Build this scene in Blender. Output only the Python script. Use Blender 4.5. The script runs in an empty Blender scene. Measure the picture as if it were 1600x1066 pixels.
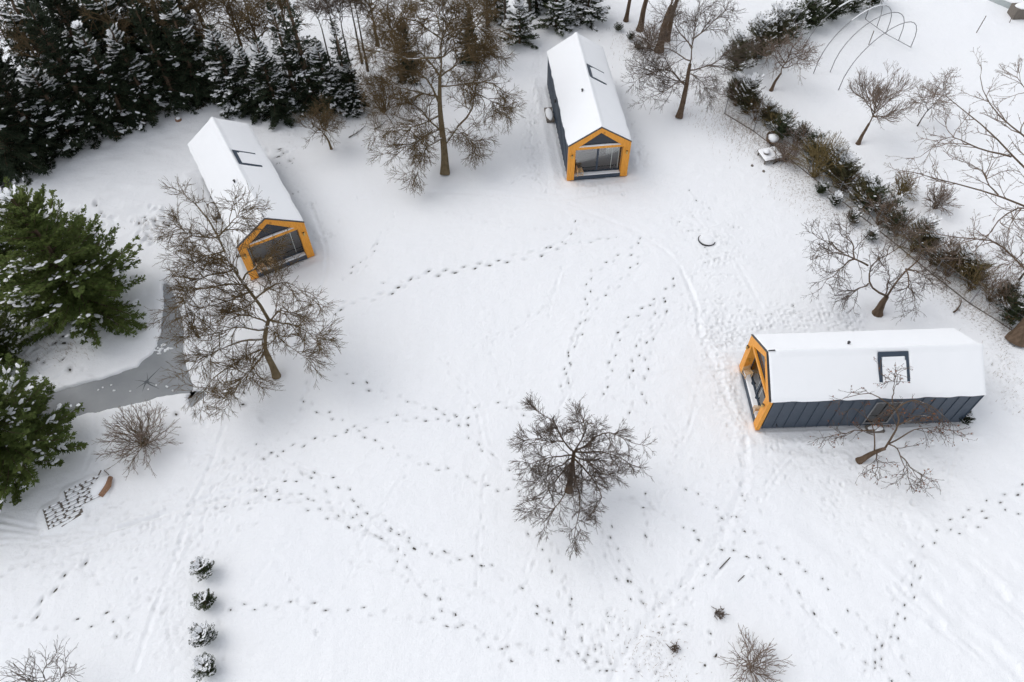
import bpy, math, random
import numpy as np
from mathutils import Matrix, Vector

# ------------------------------------------------------------------ camera, sky, sun, exposure
SC = bpy.context.scene
COL = SC.collection
S = 3.7                                   # cabin width in metres
CAM_H = 8.5131 * S
PITCH, ROLL, FPX = math.radians(53.695), math.radians(-1.394), 1184.0
_c, _s = math.cos(PITCH), math.sin(PITCH)
_right, _fwd, _up = np.array([1., 0, 0]), np.array([0, _c, -_s]), np.array([0, _s, _c])
CR = math.cos(ROLL) * _right + math.sin(ROLL) * _up
CU = -math.sin(ROLL) * _right + math.cos(ROLL) * _up
CF = _fwd
cam_d = bpy.data.cameras.new('camera')
cam = bpy.data.objects.new('camera', cam_d)
COL.objects.link(cam)
cam_d.sensor_width = 36.0
cam_d.lens = FPX / 1600 * 36
cam_d.clip_end = 3000
m = Matrix.Identity(4)
for i in range(3):
    m[i][0], m[i][1], m[i][2] = CR[i], CU[i], -CF[i]
m[2][3] = CAM_H
cam.matrix_world = m
SC.camera = cam

SUN_EL, SUN_AZ = math.radians(54), math.radians(-68)      # azimuth from +Y, clockwise; light comes from the left
W = bpy.data.worlds.new('World')
SC.world = W
W.use_nodes = True
nt = W.node_tree
bg = nt.nodes['Background']
sky = nt.nodes.new('ShaderNodeTexSky')
sky.sky_type = 'NISHITA'
sky.sun_disc = False
sky.sun_elevation = SUN_EL
sky.sun_rotation = SUN_AZ
sky.air_density = 1.0
sky.dust_density = 0.6
sky.ozone_density = 1.0
hs = nt.nodes.new('ShaderNodeHueSaturation')
hs.inputs['Saturation'].default_value = 0.22
nt.links.new(sky.outputs[0], hs.inputs['Color'])
nt.links.new(hs.outputs[0], bg.inputs[0])
bg.inputs[1].default_value = 0.105
sl = bpy.data.lights.new('sun', 'SUN')
sl.energy = 0.5
sl.angle = math.radians(45)
sl.color = (1.0, 0.965, 0.92)
sun = bpy.data.objects.new('sun', sl)
COL.objects.link(sun)
_d = Vector((math.sin(SUN_AZ) * math.cos(SUN_EL), math.cos(SUN_AZ) * math.cos(SUN_EL), math.sin(SUN_EL)))
sun.rotation_euler = _d.to_track_quat('Z', 'Y').to_euler()
SC.view_settings.view_transform = 'Standard'
SC.view_settings.look = 'None'
SC.view_settings.gamma = 1.0
SC.view_settings.exposure = 1.0
SC.cycles.adaptive_threshold = 0.03
SC.cycles.max_bounces = 6
SC.cycles.diffuse_bounces = 5
SC.cycles.glossy_bounces = 3
SC.cycles.transparent_max_bounces = 8

# ------------------------------------------------------------------ helpers
def P(px, py, h=0.0):
    """point at height h on the ground plan, read off the survey picture (1600 x 1066)"""
    d = CF * FPX + CR * (px - 800.0) + CU * (533.0 - py)
    t = (h - CAM_H) / d[2]
    return np.array([d[0] * t, d[1] * t, h])

def mesh_np(name, V, F, nper, smooth=False):
    me = bpy.data.meshes.new(name)
    V = np.asarray(V, np.float32)
    F = np.asarray(F, np.int32)
    n = len(F)
    me.vertices.add(len(V)); me.vertices.foreach_set('co', V.ravel())
    me.loops.add(n * nper); me.loops.foreach_set('vertex_index', F.ravel())
    me.polygons.add(n)
    me.polygons.foreach_set('loop_start', np.arange(0, n * nper, nper, dtype=np.int32))
    me.polygons.foreach_set('loop_total', np.full(n, nper, np.int32))
    if smooth:
        me.polygons.foreach_set('use_smooth', np.ones(n, bool))
    me.update(calc_edges=True)
    return me

def link(name, me, mat=None, parent=None, loc=None, rotz=0.0):
    o = bpy.data.objects.new(name, me)
    COL.objects.link(o)
    if mat is not None and me is not None and not me.materials:
        me.materials.append(mat)
    if parent is not None:
        o.parent = parent
    if loc is not None:
        o.location = [float(v) for v in loc]
    if rotz:
        o.rotation_euler[2] = rotz
    return o

def empty(name, loc, rotz=0.0, scale=1.0):
    o = bpy.data.objects.new(name, None)
    COL.objects.link(o)
    o.empty_display_size = 0.2
    o.location = [float(v) for v in loc]
    o.rotation_euler[2] = rotz
    o.scale = (scale,) * 3 if not isinstance(scale, tuple) else scale
    return o

def tag(o, label=None, cat=None, group=None, kind=None):
    if label: o['label'] = label
    if cat: o['category'] = cat
    if group: o['group'] = group
    if kind: o['kind'] = kind
    return o

class MB:
    """collects boxes, prisms and tubes into one mesh"""
    def __init__(self):
        self.v, self.f = [], []
    def add(self, vs, fs):
        b = len(self.v)
        self.v += [tuple(map(float, p)) for p in vs]
        self.f += [tuple(b + i for i in f) for f in fs]
        return self
    def box(self, x0, x1, y0, y1, z0, z1):
        vs = [(x, y, z) for z in (z0, z1) for y in (y0, y1) for x in (x0, x1)]
        return self.add(vs, [(0, 2, 3, 1), (4, 5, 7, 6), (0, 1, 5, 4), (2, 6, 7, 3), (0, 4, 6, 2), (1, 3, 7, 5)])
    def prism(self, poly, y0, y1, axis='y'):
        n = len(poly)
        if axis == 'y':
            vs = [(a, y0, b) for a, b in poly] + [(a, y1, b) for a, b in poly]
        elif axis == 'z':
            vs = [(a, b, y0) for a, b in poly] + [(a, b, y1) for a, b in poly]
        else:
            vs = [(y0, a, b) for a, b in poly] + [(y1, a, b) for a, b in poly]
        fs = [tuple(range(n)), tuple(range(2 * n - 1, n - 1, -1))]
        fs += [(i, i + n, (i + 1) % n + n, (i + 1) % n) for i in range(n)]
        return self.add(vs, fs)
    def bar(self, a, b, w, h=None, upv=(0, 0, 1)):
        a, b = np.array(a, float), np.array(b, float)
        h = h or w
        t = (b - a) / np.linalg.norm(b - a)
        u = np.cross(t, upv)
        if np.linalg.norm(u) < 1e-4: u = np.cross(t, (1, 0, 0))
        u /= np.linalg.norm(u); v = np.cross(u, t)
        vs = [p + u * sx * w / 2 + v * sy * h / 2 for p in (a, b) for sx, sy in ((-1, -1), (1, -1), (1, 1), (-1, 1))]
        return self.add(vs, [(0, 1, 2, 3), (7, 6, 5, 4), (0, 4, 5, 1), (1, 5, 6, 2), (2, 6, 7, 3), (3, 7, 4, 0)])
    def tube(self, pts, rad, n=8, cap=True):
        pts = np.array(pts, float)
        if np.isscalar(rad): rad = [rad] * len(pts)
        vs = []
        T = np.gradient(pts, axis=0)
        for p, t, r in zip(pts, T, rad):
            t = t / np.linalg.norm(t)
            u = np.cross(t, (0.31, 0.95, 0.02)); u /= np.linalg.norm(u); w = np.cross(t, u)
            for k in range(n):
                a = 2 * math.pi * k / n
                vs.append(p + r * (u * math.cos(a) + w * math.sin(a)))
        fs = []
        for i in range(len(pts) - 1):
            for k in range(n):
                fs.append((i * n + k, i * n + (k + 1) % n, (i + 1) * n + (k + 1) % n, (i + 1) * n + k))
        if cap:
            fs.append(tuple(range(n - 1, -1, -1)))
            fs.append(tuple((len(pts) - 1) * n + k for k in range(n)))
        return self.add(vs, fs)
    def dome(self, c, rx, ry, h, n=14, rings=4, jit=0.0, rng=None, p=1.0):
        vs, fs = [], []
        for i in range(rings):
            q = i / rings
            rr = math.cos(q * math.pi / 2) ** p
            for k in range(n):
                a = 2 * math.pi * k / n
                j = 1 + (rng.uniform(-jit, jit) if rng else 0)
                vs.append((c[0] + rx * rr * j * math.cos(a), c[1] + ry * rr * j * math.sin(a), c[2] + h * math.sin(q * math.pi / 2)))
        vs.append((c[0], c[1], c[2] + h))
        for i in range(rings - 1):
            for k in range(n):
                fs.append((i * n + k, i * n + (k + 1) % n, (i + 1) * n + (k + 1) % n, (i + 1) * n + k))
        for k in range(n):
            fs.append(((rings - 1) * n + k, (rings - 1) * n + (k + 1) % n, rings * n))
        fs.append(tuple(range(n - 1, -1, -1)))
        return self.add(vs, fs)
    def mesh(self, name, smooth=False):
        me = bpy.data.meshes.new(name)
        me.from_pydata(self.v, [], self.f)
        if smooth:
            me.polygons.foreach_set('use_smooth', [True] * len(me.polygons))
        me.update()
        return me
    def build(self, name, mat, parent=None, loc=None, rotz=0.0, smooth=False, bevel=0.0):
        o = link(name, self.mesh(name, smooth), mat, parent, loc, rotz)
        if bevel:
            b = o.modifiers.new('bevel', 'BEVEL'); b.width = bevel; b.segments = 2; b.limit_method = 'ANGLE'
        return o

# ------------------------------------------------------------------ materials
def material(name, col, rough=0.7, spec=0.3):
    mt = bpy.data.materials.new(name)
    mt.use_nodes = True
    p = mt.node_tree.nodes['Principled BSDF']
    p.inputs['Base Color'].default_value = (*col, 1)
    p.inputs['Roughness'].default_value = rough
    p.inputs['Specular IOR Level'].default_value = spec
    return mt, mt.node_tree, p

def N(nt, t, **kw):
    n = nt.nodes.new(t)
    for k, v in kw.items():
        if k in n.inputs: n.inputs[k].default_value = v
        else: setattr(n, k, v)
    return n

def noise(nt, scale, detail=4, coord='Object', stretch=None, rough=0.55):
    tc = N(nt, 'ShaderNodeTexCoord')
    src = tc.outputs[coord]
    if stretch:
        mp = N(nt, 'ShaderNodeMapping'); mp.inputs['Scale'].default_value = stretch
        nt.links.new(src, mp.inputs[0]); src = mp.outputs[0]
    n = N(nt, 'ShaderNodeTexNoise'); n.inputs['Scale'].default_value = scale
    n.inputs['Detail'].default_value = detail; n.inputs['Roughness'].default_value = rough
    nt.links.new(src, n.inputs['Vector'])
    return n.outputs[0]

def ramp(nt, fac, stops):
    r = N(nt, 'ShaderNodeValToRGB')
    e = r.color_ramp.elements
    while len(e) < len(stops): e.new(0.5)
    for i, (p, c) in enumerate(stops):
        e[i].position = p
        e[i].color = (*c, 1) if len(c) == 3 else c
    nt.links.new(fac, r.inputs[0])
    return r.outputs[0]

def bump(nt, p, h, strength=0.3, dist=0.02):
    b = N(nt, 'ShaderNodeBump'); b.inputs['Strength'].default_value = strength; b.inputs['Distance'].default_value = dist
    nt.links.new(h, b.inputs['Height']); nt.links.new(b.outputs[0], p.inputs['Normal'])

def mixc(nt, fac, a, b):
    mx = N(nt, 'ShaderNodeMix', data_type='RGBA')
    for v, idx in ((fac, 0), (a, 6), (b, 7)):
        if hasattr(v, 'links'): nt.links.new(v, mx.inputs[idx])
        elif isinstance(v, tuple): mx.inputs[idx].default_value = (*v, 1)
        else: mx.inputs[idx].default_value = v
    return mx.outputs[2]

def math_(nt, op, a, b=0.0, clamp=False):
    n = N(nt, 'ShaderNodeMath', operation=op); n.use_clamp = clamp
    for i, v in enumerate((a, b)):
        if hasattr(v, 'links'): nt.links.new(v, n.inputs[i])
        else: n.inputs[i].default_value = v
    return n.outputs[0]

SNOW_C = (0.885, 0.892, 0.905)

def snow_material():
    mt, t, p = material('snow', SNOW_C, 0.85, 0.15)
    a = noise(t, 9.0, 3); b_ = noise(t, 45.0, 1)
    h = math_(t, 'ADD', a, math_(t, 'MULTIPLY', b_, 0.35))
    bump(t, p, h, 0.25, 0.02)
    return mt

def ground_material():
    mt, t, p = material('snow_field', SNOW_C, 0.85, 0.15)
    soil = N(t, 'ShaderNodeAttribute', attribute_name='soil').outputs['Fac']
    thin = N(t, 'ShaderNodeAttribute', attribute_name='thin').outputs['Fac']
    n1 = noise(t, 14.0, 2)
    n2 = noise(t, 5.5, 3, rough=0.7)
    # soil showing at the bottom of the boot prints, broken by loose snow
    s = math_(t, 'MULTIPLY', soil, math_(t, 'ADD', math_(t, 'MULTIPLY', n1, 0.9), 0.55), clamp=True)
    soilc = ramp(t, n2, [(0.3, (0.028, 0.026, 0.024)), (0.7, (0.075, 0.065, 0.05))])
    # withered grass blades breaking through where the cover is thin
    g = math_(t, 'MULTIPLY', math_(t, 'SUBTRACT', math_(t, 'ADD', noise(t, 8.0, 5, rough=0.8), math_(t, 'MULTIPLY', thin, 0.17)), 0.69), 11.0, clamp=True)
    g = math_(t, 'MULTIPLY', g, math_(t, 'MULTIPLY', thin, 0.8), clamp=True)
    grassc = ramp(t, n2, [(0.3, (0.11, 0.075, 0.05)), (0.65, (0.24, 0.18, 0.13))])
    white = ramp(t, noise(t, 0.12, 2), [(0.3, (0.88, 0.888, 0.905)), (0.7, (0.895, 0.9, 0.908))])
    c = mixc(t, s, mixc(t, g, white, grassc), soilc)
    t.links.new(c, p.inputs['Base Color'])
    a = noise(t, 2.2, 5, rough=0.6); b_ = noise(t, 18.0, 2)
    h = math_(t, 'ADD', math_(t, 'MULTIPLY', a, 1.0), math_(t, 'MULTIPLY', b_, 0.22))
    bump(t, p, h, 0.75, 0.085)
    return mt

def bark_material(name, c0, c1, snow=0.5, fine=False):
    mt, t, p = material(name, c0, 0.9, 0.1)
    n = noise(t, 6.0, 2 if snow == 0 else 5, stretch=(1, 1, 0.35))
    c = ramp(t, n, [(0.3, c0), (0.7, c1)])
    if snow > 0:
        g = N(t, 'ShaderNodeNewGeometry')
        sx = N(t, 'ShaderNodeSeparateXYZ'); t.links.new(g.outputs['Normal'], sx.inputs[0])
        f = math_(t, 'ADD', sx.outputs[2], math_(t, 'MULTIPLY', noise(t, 1.6, 5), 1.5))
        f = math_(t, 'MULTIPLY', math_(t, 'SUBTRACT', f, 2.05 - snow), 7.0, clamp=True)
        c = mixc(t, f, c, SNOW_C)
    t.links.new(c, p.inputs['Base Color'])
    if snow > 0: bump(t, p, noise(t, 22.0, 3, stretch=(1, 1, 0.3)), 0.6, 0.02)
    return mt

def needle_material(name, lo, hi):
    mt, t, p = material(name, lo, 0.75, 0.2)
    c = ramp(t, noise(t, 1.3, 2), [(0.3, lo), (0.7, hi)])
    oi = N(t, 'ShaderNodeObjectInfo')
    h = N(t, 'ShaderNodeHueSaturation')
    t.links.new(c, h.inputs['Color'])
    t.links.new(math_(t, 'ADD', math_(t, 'MULTIPLY', oi.outputs['Random'], 0.5), 0.75), h.inputs['Value'])
    t.links.new(h.outputs[0], p.inputs['Base Color'])
    return mt

def wood_material(name, lo, hi, stretch=(9, 9, 0.9), knots=True):
    mt, t, p = material(name, lo, 0.5, 0.3)
    n = noise(t, 3.0, 6, stretch=stretch)
    c = ramp(t, n, [(0.25, lo), (0.75, hi)])
    if knots:
        k = noise(t, 2.6, 2)
        kf = math_(t, 'MULTIPLY', math_(t, 'SUBTRACT', k, 0.66), 14.0, clamp=True)
        c = mixc(t, math_(t, 'MULTIPLY', kf, 0.55), c, tuple(v * 0.45 for v in lo))
    t.links.new(c, p.inputs['Base Color'])
    bump(t, p, n, 0.2, 0.006)
    return mt

def metal_material(name, lo, hi, rough=0.45):
    mt, t, p = material(name, lo, rough, 0.4)
    t.links.new(ramp(t, noise(t, 1.4, 5), [(0.3, lo), (0.7, hi)]), p.inputs['Base Color'])
    r = noise(t, 5.0, 4)
    t.links.new(math_(t, 'ADD', math_(t, 'MULTIPLY', r, 0.2), rough - 0.1), p.inputs['Roughness'])
    return mt

def glass_material(name, refl=0.2, tint=(0.75, 0.8, 0.82)):
    mt = bpy.data.materials.new(name); mt.use_nodes = True
    t = mt.node_tree; t.nodes.clear()
    out = N(t, 'ShaderNodeOutputMaterial'); mx = N(t, 'ShaderNodeMixShader')
    tr = N(t, 'ShaderNodeBsdfTransparent'); tr.inputs[0].default_value = (*tint, 1)
    gl = N(t, 'ShaderNodeBsdfGlossy'); gl.inputs['Roughness'].default_value = 0.02
    fr = N(t, 'ShaderNodeFresnel'); fr.inputs['IOR'].default_value = 1.5
    f = math_(t, 'ADD', fr.outputs[0], refl - 0.04, clamp=True)
    t.links.new(f, mx.inputs[0]); t.links.new(tr.outputs[0], mx.inputs[1]); t.links.new(gl.outputs[0], mx.inputs[2])
    t.links.new(mx.outputs[0], out.inputs[0])
    return mt

def ice_material():
    mt, t, p = material('pond_ice', (0.3, 0.31, 0.32), 0.4, 0.35)
    a = noise(t, 0.45, 6); b_ = noise(t, 6.0, 6, rough=0.7)
    c = ramp(t, a, [(0.3, (0.22, 0.232, 0.245)), (0.55, (0.27, 0.282, 0.292)), (0.75, (0.34, 0.35, 0.358))])
    f = math_(t, 'MULTIPLY', math_(t, 'SUBTRACT', b_, 0.69), 12.0, clamp=True)
    t.links.new(mixc(t, f, c, SNOW_C), p.inputs['Base Color'])
    t.links.new(math_(t, 'ADD', math_(t, 'MULTIPLY', b_, 0.4), 0.2), p.inputs['Roughness'])
    return mt

M = {}
M['snow'] = snow_material()
M['ground'] = ground_material()
M['bark_grey'] = bark_material('bark_grey', (0.055, 0.045, 0.036), (0.12, 0.098, 0.075), 0.25)
M['bark_olive'] = bark_material('bark_olive', (0.11, 0.085, 0.05), (0.2, 0.15, 0.09), 0.45)
M['bark_brown'] = bark_material('bark_brown', (0.085, 0.058, 0.038), (0.17, 0.12, 0.085), 0.2)
M['twig_olive'] = bark_material('twig_olive', (0.095, 0.068, 0.036), (0.165, 0.115, 0.062), 0.0)
M['twig_dark'] = bark_material('twig_dark', (0.085, 0.066, 0.054), (0.16, 0.125, 0.1), 0.0)
M['twig_yellow'] = bark_material('twig_yellow', (0.14, 0.105, 0.045), (0.24, 0.18, 0.085), 0.0)
M['twig_pale'] = bark_material('twig_pale', (0.16, 0.12, 0.095), (0.28, 0.215, 0.17), 0.0)
M['needle_dark'] = needle_material('needle_dark', (0.02, 0.032, 0.018), (0.04, 0.054, 0.028))
M['needle_green'] = needle_material('needle_green', (0.062, 0.092, 0.022), (0.12, 0.15, 0.04))
M['needle_mid'] = needle_material('needle_mid', (0.035, 0.05, 0.025), (0.07, 0.085, 0.04))
M['needle_olive'] = needle_material('needle_olive', (0.06, 0.062, 0.028), (0.115, 0.105, 0.055))
M['orange'] = wood_material('stained_spruce', (0.62, 0.235, 0.022), (0.88, 0.40, 0.06))
M['pale_wood'] = wood_material('pale_wood', (0.56, 0.36, 0.18), (0.72, 0.5, 0.28))
M['old_wood'] = wood_material('weathered_wood', (0.10, 0.085, 0.07), (0.2, 0.17, 0.145))
M['log_wood'] = wood_material('cut_log', (0.2, 0.11, 0.06), (0.36, 0.2, 0.12))
M['anthracite'] = metal_material('anthracite_sheet', (0.036, 0.052, 0.076), (0.05, 0.068, 0.095), 0.42)
M['dark_trim'] = metal_material('dark_trim', (0.03, 0.03, 0.033), (0.055, 0.05, 0.05), 0.45)
M['alu'] = metal_material('pale_aluminium', (0.5, 0.52, 0.55), (0.6, 0.62, 0.64), 0.35)
M['steel'] = metal_material('galvanised_tube', (0.16, 0.16, 0.165), (0.26, 0.26, 0.265), 0.5)
M['concrete'] = metal_material('concrete', (0.36, 0.40, 0.40), (0.47, 0.5, 0.5), 0.85)
M['brass'] = metal_material('lamp_brass', (0.42, 0.26, 0.06), (0.55, 0.36, 0.1), 0.3)
M['glass'] = glass_material('window_glass', 0.18, (0.93, 0.95, 0.95))
M['curtain'] = metal_material('curtain_cloth', (0.82, 0.85, 0.81), (0.86, 0.88, 0.85), 0.9)
M['room'] = wood_material('room_floor', (0.15, 0.135, 0.12), (0.22, 0.2, 0.18), knots=False)
M['plaster'] = metal_material('room_wall', (0.32, 0.32, 0.32), (0.38, 0.38, 0.38), 0.9)
M['ice'] = ice_material()
M['crack'] = material('ice_crack', (0.09, 0.1, 0.11), 0.5)[0]
M['leaf'] = bark_material('dry_leaf', (0.16, 0.06, 0.03), (0.27, 0.12, 0.06), 0.0)
M['grass'] = bark_material('dry_grass', (0.17, 0.115, 0.07), (0.32, 0.23, 0.15), 0.0)
M['soil'] = bark_material('earth', (0.04, 0.036, 0.03), (0.10, 0.088, 0.07), 0.0)
M['rust'] = metal_material('rusty_stake', (0.26, 0.1, 0.05), (0.36, 0.16, 0.09), 0.8)

# ------------------------------------------------------------------ ground relief
class VNoise:
    def __init__(self, seed, n=256):
        self.n = n
        self.g = np.random.default_rng(seed).uniform(-1, 1, (n, n))
    def __call__(self, x, y, cell):
        x = x / cell; y = y / cell
        xi = np.floor(x).astype(int); yi = np.floor(y).astype(int)
        fx = x - xi; fy = y - yi
        fx = fx * fx * fx * (fx * (fx * 6 - 15) + 10); fy = fy * fy * fy * (fy * (fy * 6 - 15) + 10)
        g, n = self.g, self.n
        a = g[xi % n, yi % n]; b = g[(xi + 1) % n, yi % n]; c = g[xi % n, (yi + 1) % n]; d = g[(xi + 1) % n, (yi + 1) % n]
        return (a * (1 - fx) + b * fx) * (1 - fy) + (c * (1 - fx) + d * fx) * fy
VN = VNoise(5)

def axis(segs):
    out = [segs[0][0]]
    for a, b, d in segs:
        n = max(1, int(round((b - a) / d)))
        out += list(np.linspace(a, b, n + 1)[1:])
    return np.array(out)
GX = axis([(-700, -120, 60), (-120, -48, 6), (-48, -28, 0.2), (-28, 25, 0.082), (25, 48, 0.2), (48, 120, 6), (120, 700, 60)])
GY = axis([(-150, 0, 15), (0, 5.5, 0.5), (5.5, 31, 0.08), (31, 44, 0.11), (44, 60, 0.25), (60, 110, 2.5), (110, 1500, 70)])
XX, YY = np.meshgrid(GX, GY, indexing='ij')
Z = 0.05 * VN(XX, YY, 5.0) + 0.022 * VN(XX + 31, YY + 7, 1.7) + 0.011 * VN(XX + 3, YY + 77, 0.6) + 0.006 * VN(XX * 0.6 + 12, YY + 3, 0.27)
fade = np.clip((120 - np.hypot(XX, YY - 25)) / 40, 0, 1)
Z *= fade
SOIL = np.zeros_like(Z)
THIN = np.zeros_like(Z)

def win(x0, x1, y0, y1):
    return slice(*np.searchsorted(GX, [x0, x1])), slice(*np.searchsorted(GY, [y0, y1]))

def pxline(pts, step=None, h=0.0):
    w = np.array([P(*p[:2], h)[:2] for p in pts])
    if step is None: return w
    d = np.r_[0, np.cumsum(np.hypot(*np.diff(w, axis=0).T))]
    s = np.arange(0, d[-1], step)
    return np.c_[np.interp(s, d, w[:, 0]), np.interp(s, d, w[:, 1])]

def smooth(a, n=3):
    for _ in range(n):
        b = a.copy(); b[1:-1] = (a[:-2] + 2 * a[1:-1] + a[2:]) / 4; a = b
    return a

def seg_dist(pts, R):
    """distance of the relief vertices to a polyline, only within R of it"""
    i, j = win(pts[:, 0].min() - R, pts[:, 0].max() + R, pts[:, 1].min() - R, pts[:, 1].max() + R)
    x, y = XX[i, j], YY[i, j]
    d = np.full(x.shape, 1e9)
    for a, b in zip(pts[:-1], pts[1:]):
        ab = b - a; L2 = ab @ ab + 1e-12
        t = np.clip(((x - a[0]) * ab[0] + (y - a[1]) * ab[1]) / L2, 0, 1)
        d = np.minimum(d, np.hypot(x - a[0] - t * ab[0], y - a[1] - t * ab[1]))
    return i, j, d

PRINTS = []
def dent(x, y, ang, ln, wd, depth, soil=0.0):
    if soil > 0.45: PRINTS.append((x, y, ang, ln, wd, soil))
    R = ln * 1.3
    i, j = win(x - R, x + R, y - R, y + R)
    dx, dy = XX[i, j] - x, YY[i, j] - y
    u = (dx * math.cos(ang) + dy * math.sin(ang)) / (ln / 2)
    v = (-dx * math.sin(ang) + dy * math.cos(ang)) / (wd / 2)
    q = u * u + v * v
    Z[i, j] += -depth * np.exp(-q * 0.9) + 0.28 * depth * np.exp(-((np.sqrt(q) - 1.75) ** 2) * 3)
    if soil:
        SOIL[i, j] = np.maximum(SOIL[i, j], 0.42 * soil * np.exp(-(q * 0.85) ** 1.5))

rg = random.Random(11)
def track(pts, depth=0.065, soil=1.0, stride=0.5, gauge=0.12, keep=0.96, size=0.215, faint=0.34):
    w = pxline(pts, stride)
    w = smooth(w, 1)
    if len(w) > 3:      # heels dragged through the loose snow between the prints
        for _ in range(2):
            ln_ = smooth(w + np.array([rg.gauss(0, .1), rg.gauss(0, .1)]) + np.array([[rg.gauss(0, .05), rg.gauss(0, .05)] for _ in w]), 1)
            i, j, d = seg_dist(ln_, 0.3)
            nz = np.clip(0.5 + 0.9 * VN(XX[i, j] + 40, YY[i, j] + 8, 1.3), 0, 1.2)
            Z[i, j] += nz * (-0.017 * np.exp(-(d / 0.06) ** 2) + 0.007 * np.exp(-((d - 0.13) / 0.06) ** 2))
    for k in range(len(w)):
        if rg.random() > keep: continue
        a = w[min(k + 1, len(w) - 1)] - w[max(k - 1, 0)]
        ang = math.atan2(a[1], a[0])
        sd = 1 if k % 2 else -1
        g = gauge * rg.uniform(0.6, 1.3) * sd
        x = w[k][0] - math.sin(ang) * g + rg.gauss(0, 0.05); y = w[k][1] + math.cos(ang) * g + rg.gauss(0, 0.05)
        weak = rg.random() < faint
        s = soil * (rg.uniform(0.1, 0.4) if weak else rg.uniform(0.65, 1.1))
        dent(x, y, ang + rg.gauss(0, 0.2), size * rg.uniform(0.75, 1.2), size * 0.5 * rg.uniform(0.8, 1.2), depth * rg.uniform(0.7, 1.3), s)
        if rg.random() < 0.35:   # dragged toe
            dent(x + math.cos(ang) * 0.22, y + math.sin(ang) * 0.22, ang, 0.3, 0.09, depth * 0.45, s * 0.12)

def groove(pts, depth=0.05, width=0.12, rim=0.3, jitter=0.0):
    depth *= 0.9; width *= 0.85
    w = smooth(pxline(pts, 0.5), 3)
    if jitter:
        w = w + np.array([[rg.gauss(0, jitter), rg.gauss(0, jitter)] for _ in w]); w = smooth(w, 1)
    i, j, d = seg_dist(w, width * 4 + 0.1)
    nz = 0.65 + 0.5 * VN(XX[i, j] + 9, YY[i, j] + 4, 0.5)
    Z[i, j] += nz * (-depth * np.exp(-(d / width) ** 2) + rim * depth * np.exp(-((d - width * 1.9) / (width * 0.7)) ** 2))

def trample(pts, width, n, depth=0.045, soil=0.12, size=0.24):
    depth *= 1.05; n = int(n * 1.25); size *= 0.85
    w = pxline(pts, 0.25)
    for _ in range(n):
        k = rg.randrange(len(w))
        a = w[min(k + 1, len(w) - 1)] - w[max(k - 1, 0)]
        ang = math.atan2(a[1], a[0])
        o = rg.gauss(0, width)
        x = w[k][0] - math.sin(ang) * o; y = w[k][1] + math.cos(ang) * o
        s = soil * rg.uniform(2, 6) if rg.random() < 0.1 and soil else soil * rg.uniform(0, 0.6)
        dent(x, y, ang + rg.gauss(0, 0.5), size * rg.uniform(0.7, 1.3), size * 0.5, depth * rg.uniform(0.3, 1.2), min(s, 0.9))

# --- boot prints crossing the field
T = track
T([(510, 567), (515, 581), (533, 587), (564, 601), (597, 612), (634, 625), (672, 634), (687, 644), (709, 649), (718, 662), (735, 673), (742, 690), (757, 702), (768, 716), (785, 728), (806, 745), (838, 772)])
T([(408, 712), (445, 702), (487, 690), (520, 682), (547, 672), (575, 663), (605, 653), (650, 652), (690, 655), (725, 650), (752, 636), (783, 630), (800, 637), (822, 645)])
T([(475, 625), (487, 640), (505, 645), (528, 652), (540, 666), (556, 672), (577, 682), (605, 697), (634, 710), (645, 722), (676, 731), (697, 728), (710, 739), (740, 752), (757, 757), (795, 768), (840, 780)])
T([(405, 690), (413, 712), (420, 716), (444, 720), (459, 732), (475, 738), (500, 746), (521, 747), (533, 762), (552, 771), (562, 788), (580, 797), (583, 815), (600, 830), (622, 830), (640, 850), (660, 858), (700, 870), (745, 875), (795, 902), (825, 926), (865, 958), (873, 977), (890, 1012), (905, 1040)])
T([(350, 787), (410, 782), (437, 781), (470, 790), (500, 800), (540, 820), (570, 828), (600, 852), (618, 860), (624, 886), (645, 900), (650, 920), (670, 930), (690, 950), (720, 970), (745, 985), (790, 1005), (830, 1015), (870, 1025), (955, 1042)])
T([(475, 738), (488, 755), (505, 768), (516, 785), (530, 788), (550, 802), (577, 817), (600, 830)], faint=0.5)
T([(400, 765), (424, 770), (440, 757), (462, 752), (482, 742)])
T([(360, 945), (400, 950), (465, 942), (560, 955), (620, 965), (680, 970), (725, 992), (760, 1008), (800, 1030)], keep=0.8)
T([(830, 830), (842, 842), (851, 858), (862, 880), (872, 905), (882, 930), (893, 955), (905, 980), (920, 1010), (937, 1045)])
T([(866, 850), (868, 870), (876, 893), (886, 925), (897, 945), (905, 975), (917, 1000), (925, 1035)], faint=0.5)
T([(942, 810), (950, 825), (960, 845), (964, 868), (977, 884), (990, 905), (1002, 917), (1009, 940), (1022, 955)])
T([(945, 830), (948, 860), (955, 880), (975, 913), (992, 930), (1003, 945)], size=0.24)
T([(1012, 770), (1013, 815), (1013, 840), (1018, 862), (1022, 900), (1024, 930)], keep=0.8)
T([(970, 778), (1012, 790), (1030, 803), (1050, 806), (1065, 820), (1085, 830), (1100, 845)])
T([(1076, 760), (1096, 782), (1120, 796), (1150, 812), (1180, 838), (1197, 845), (1222, 860), (1240, 880), (1275, 902), (1300, 925), (1330, 950), (1355, 978), (1372, 992), (1365, 1030), (1362, 1064)])
T([(1130, 858), (1175, 870), (1195, 880), (1212, 892), (1235, 908), (1250, 940), (1275, 970), (1300, 990), (1315, 1007), (1340, 1020), (1356, 1032), (1395, 1060)])
T([(1600, 762), (1540, 790), (1493, 810), (1482, 828), (1465, 842), (1445, 850), (1435, 868), (1420, 895), (1410, 920), (1402, 945), (1396, 970), (1390, 985), (1375, 1012), (1368, 1056)])
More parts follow.
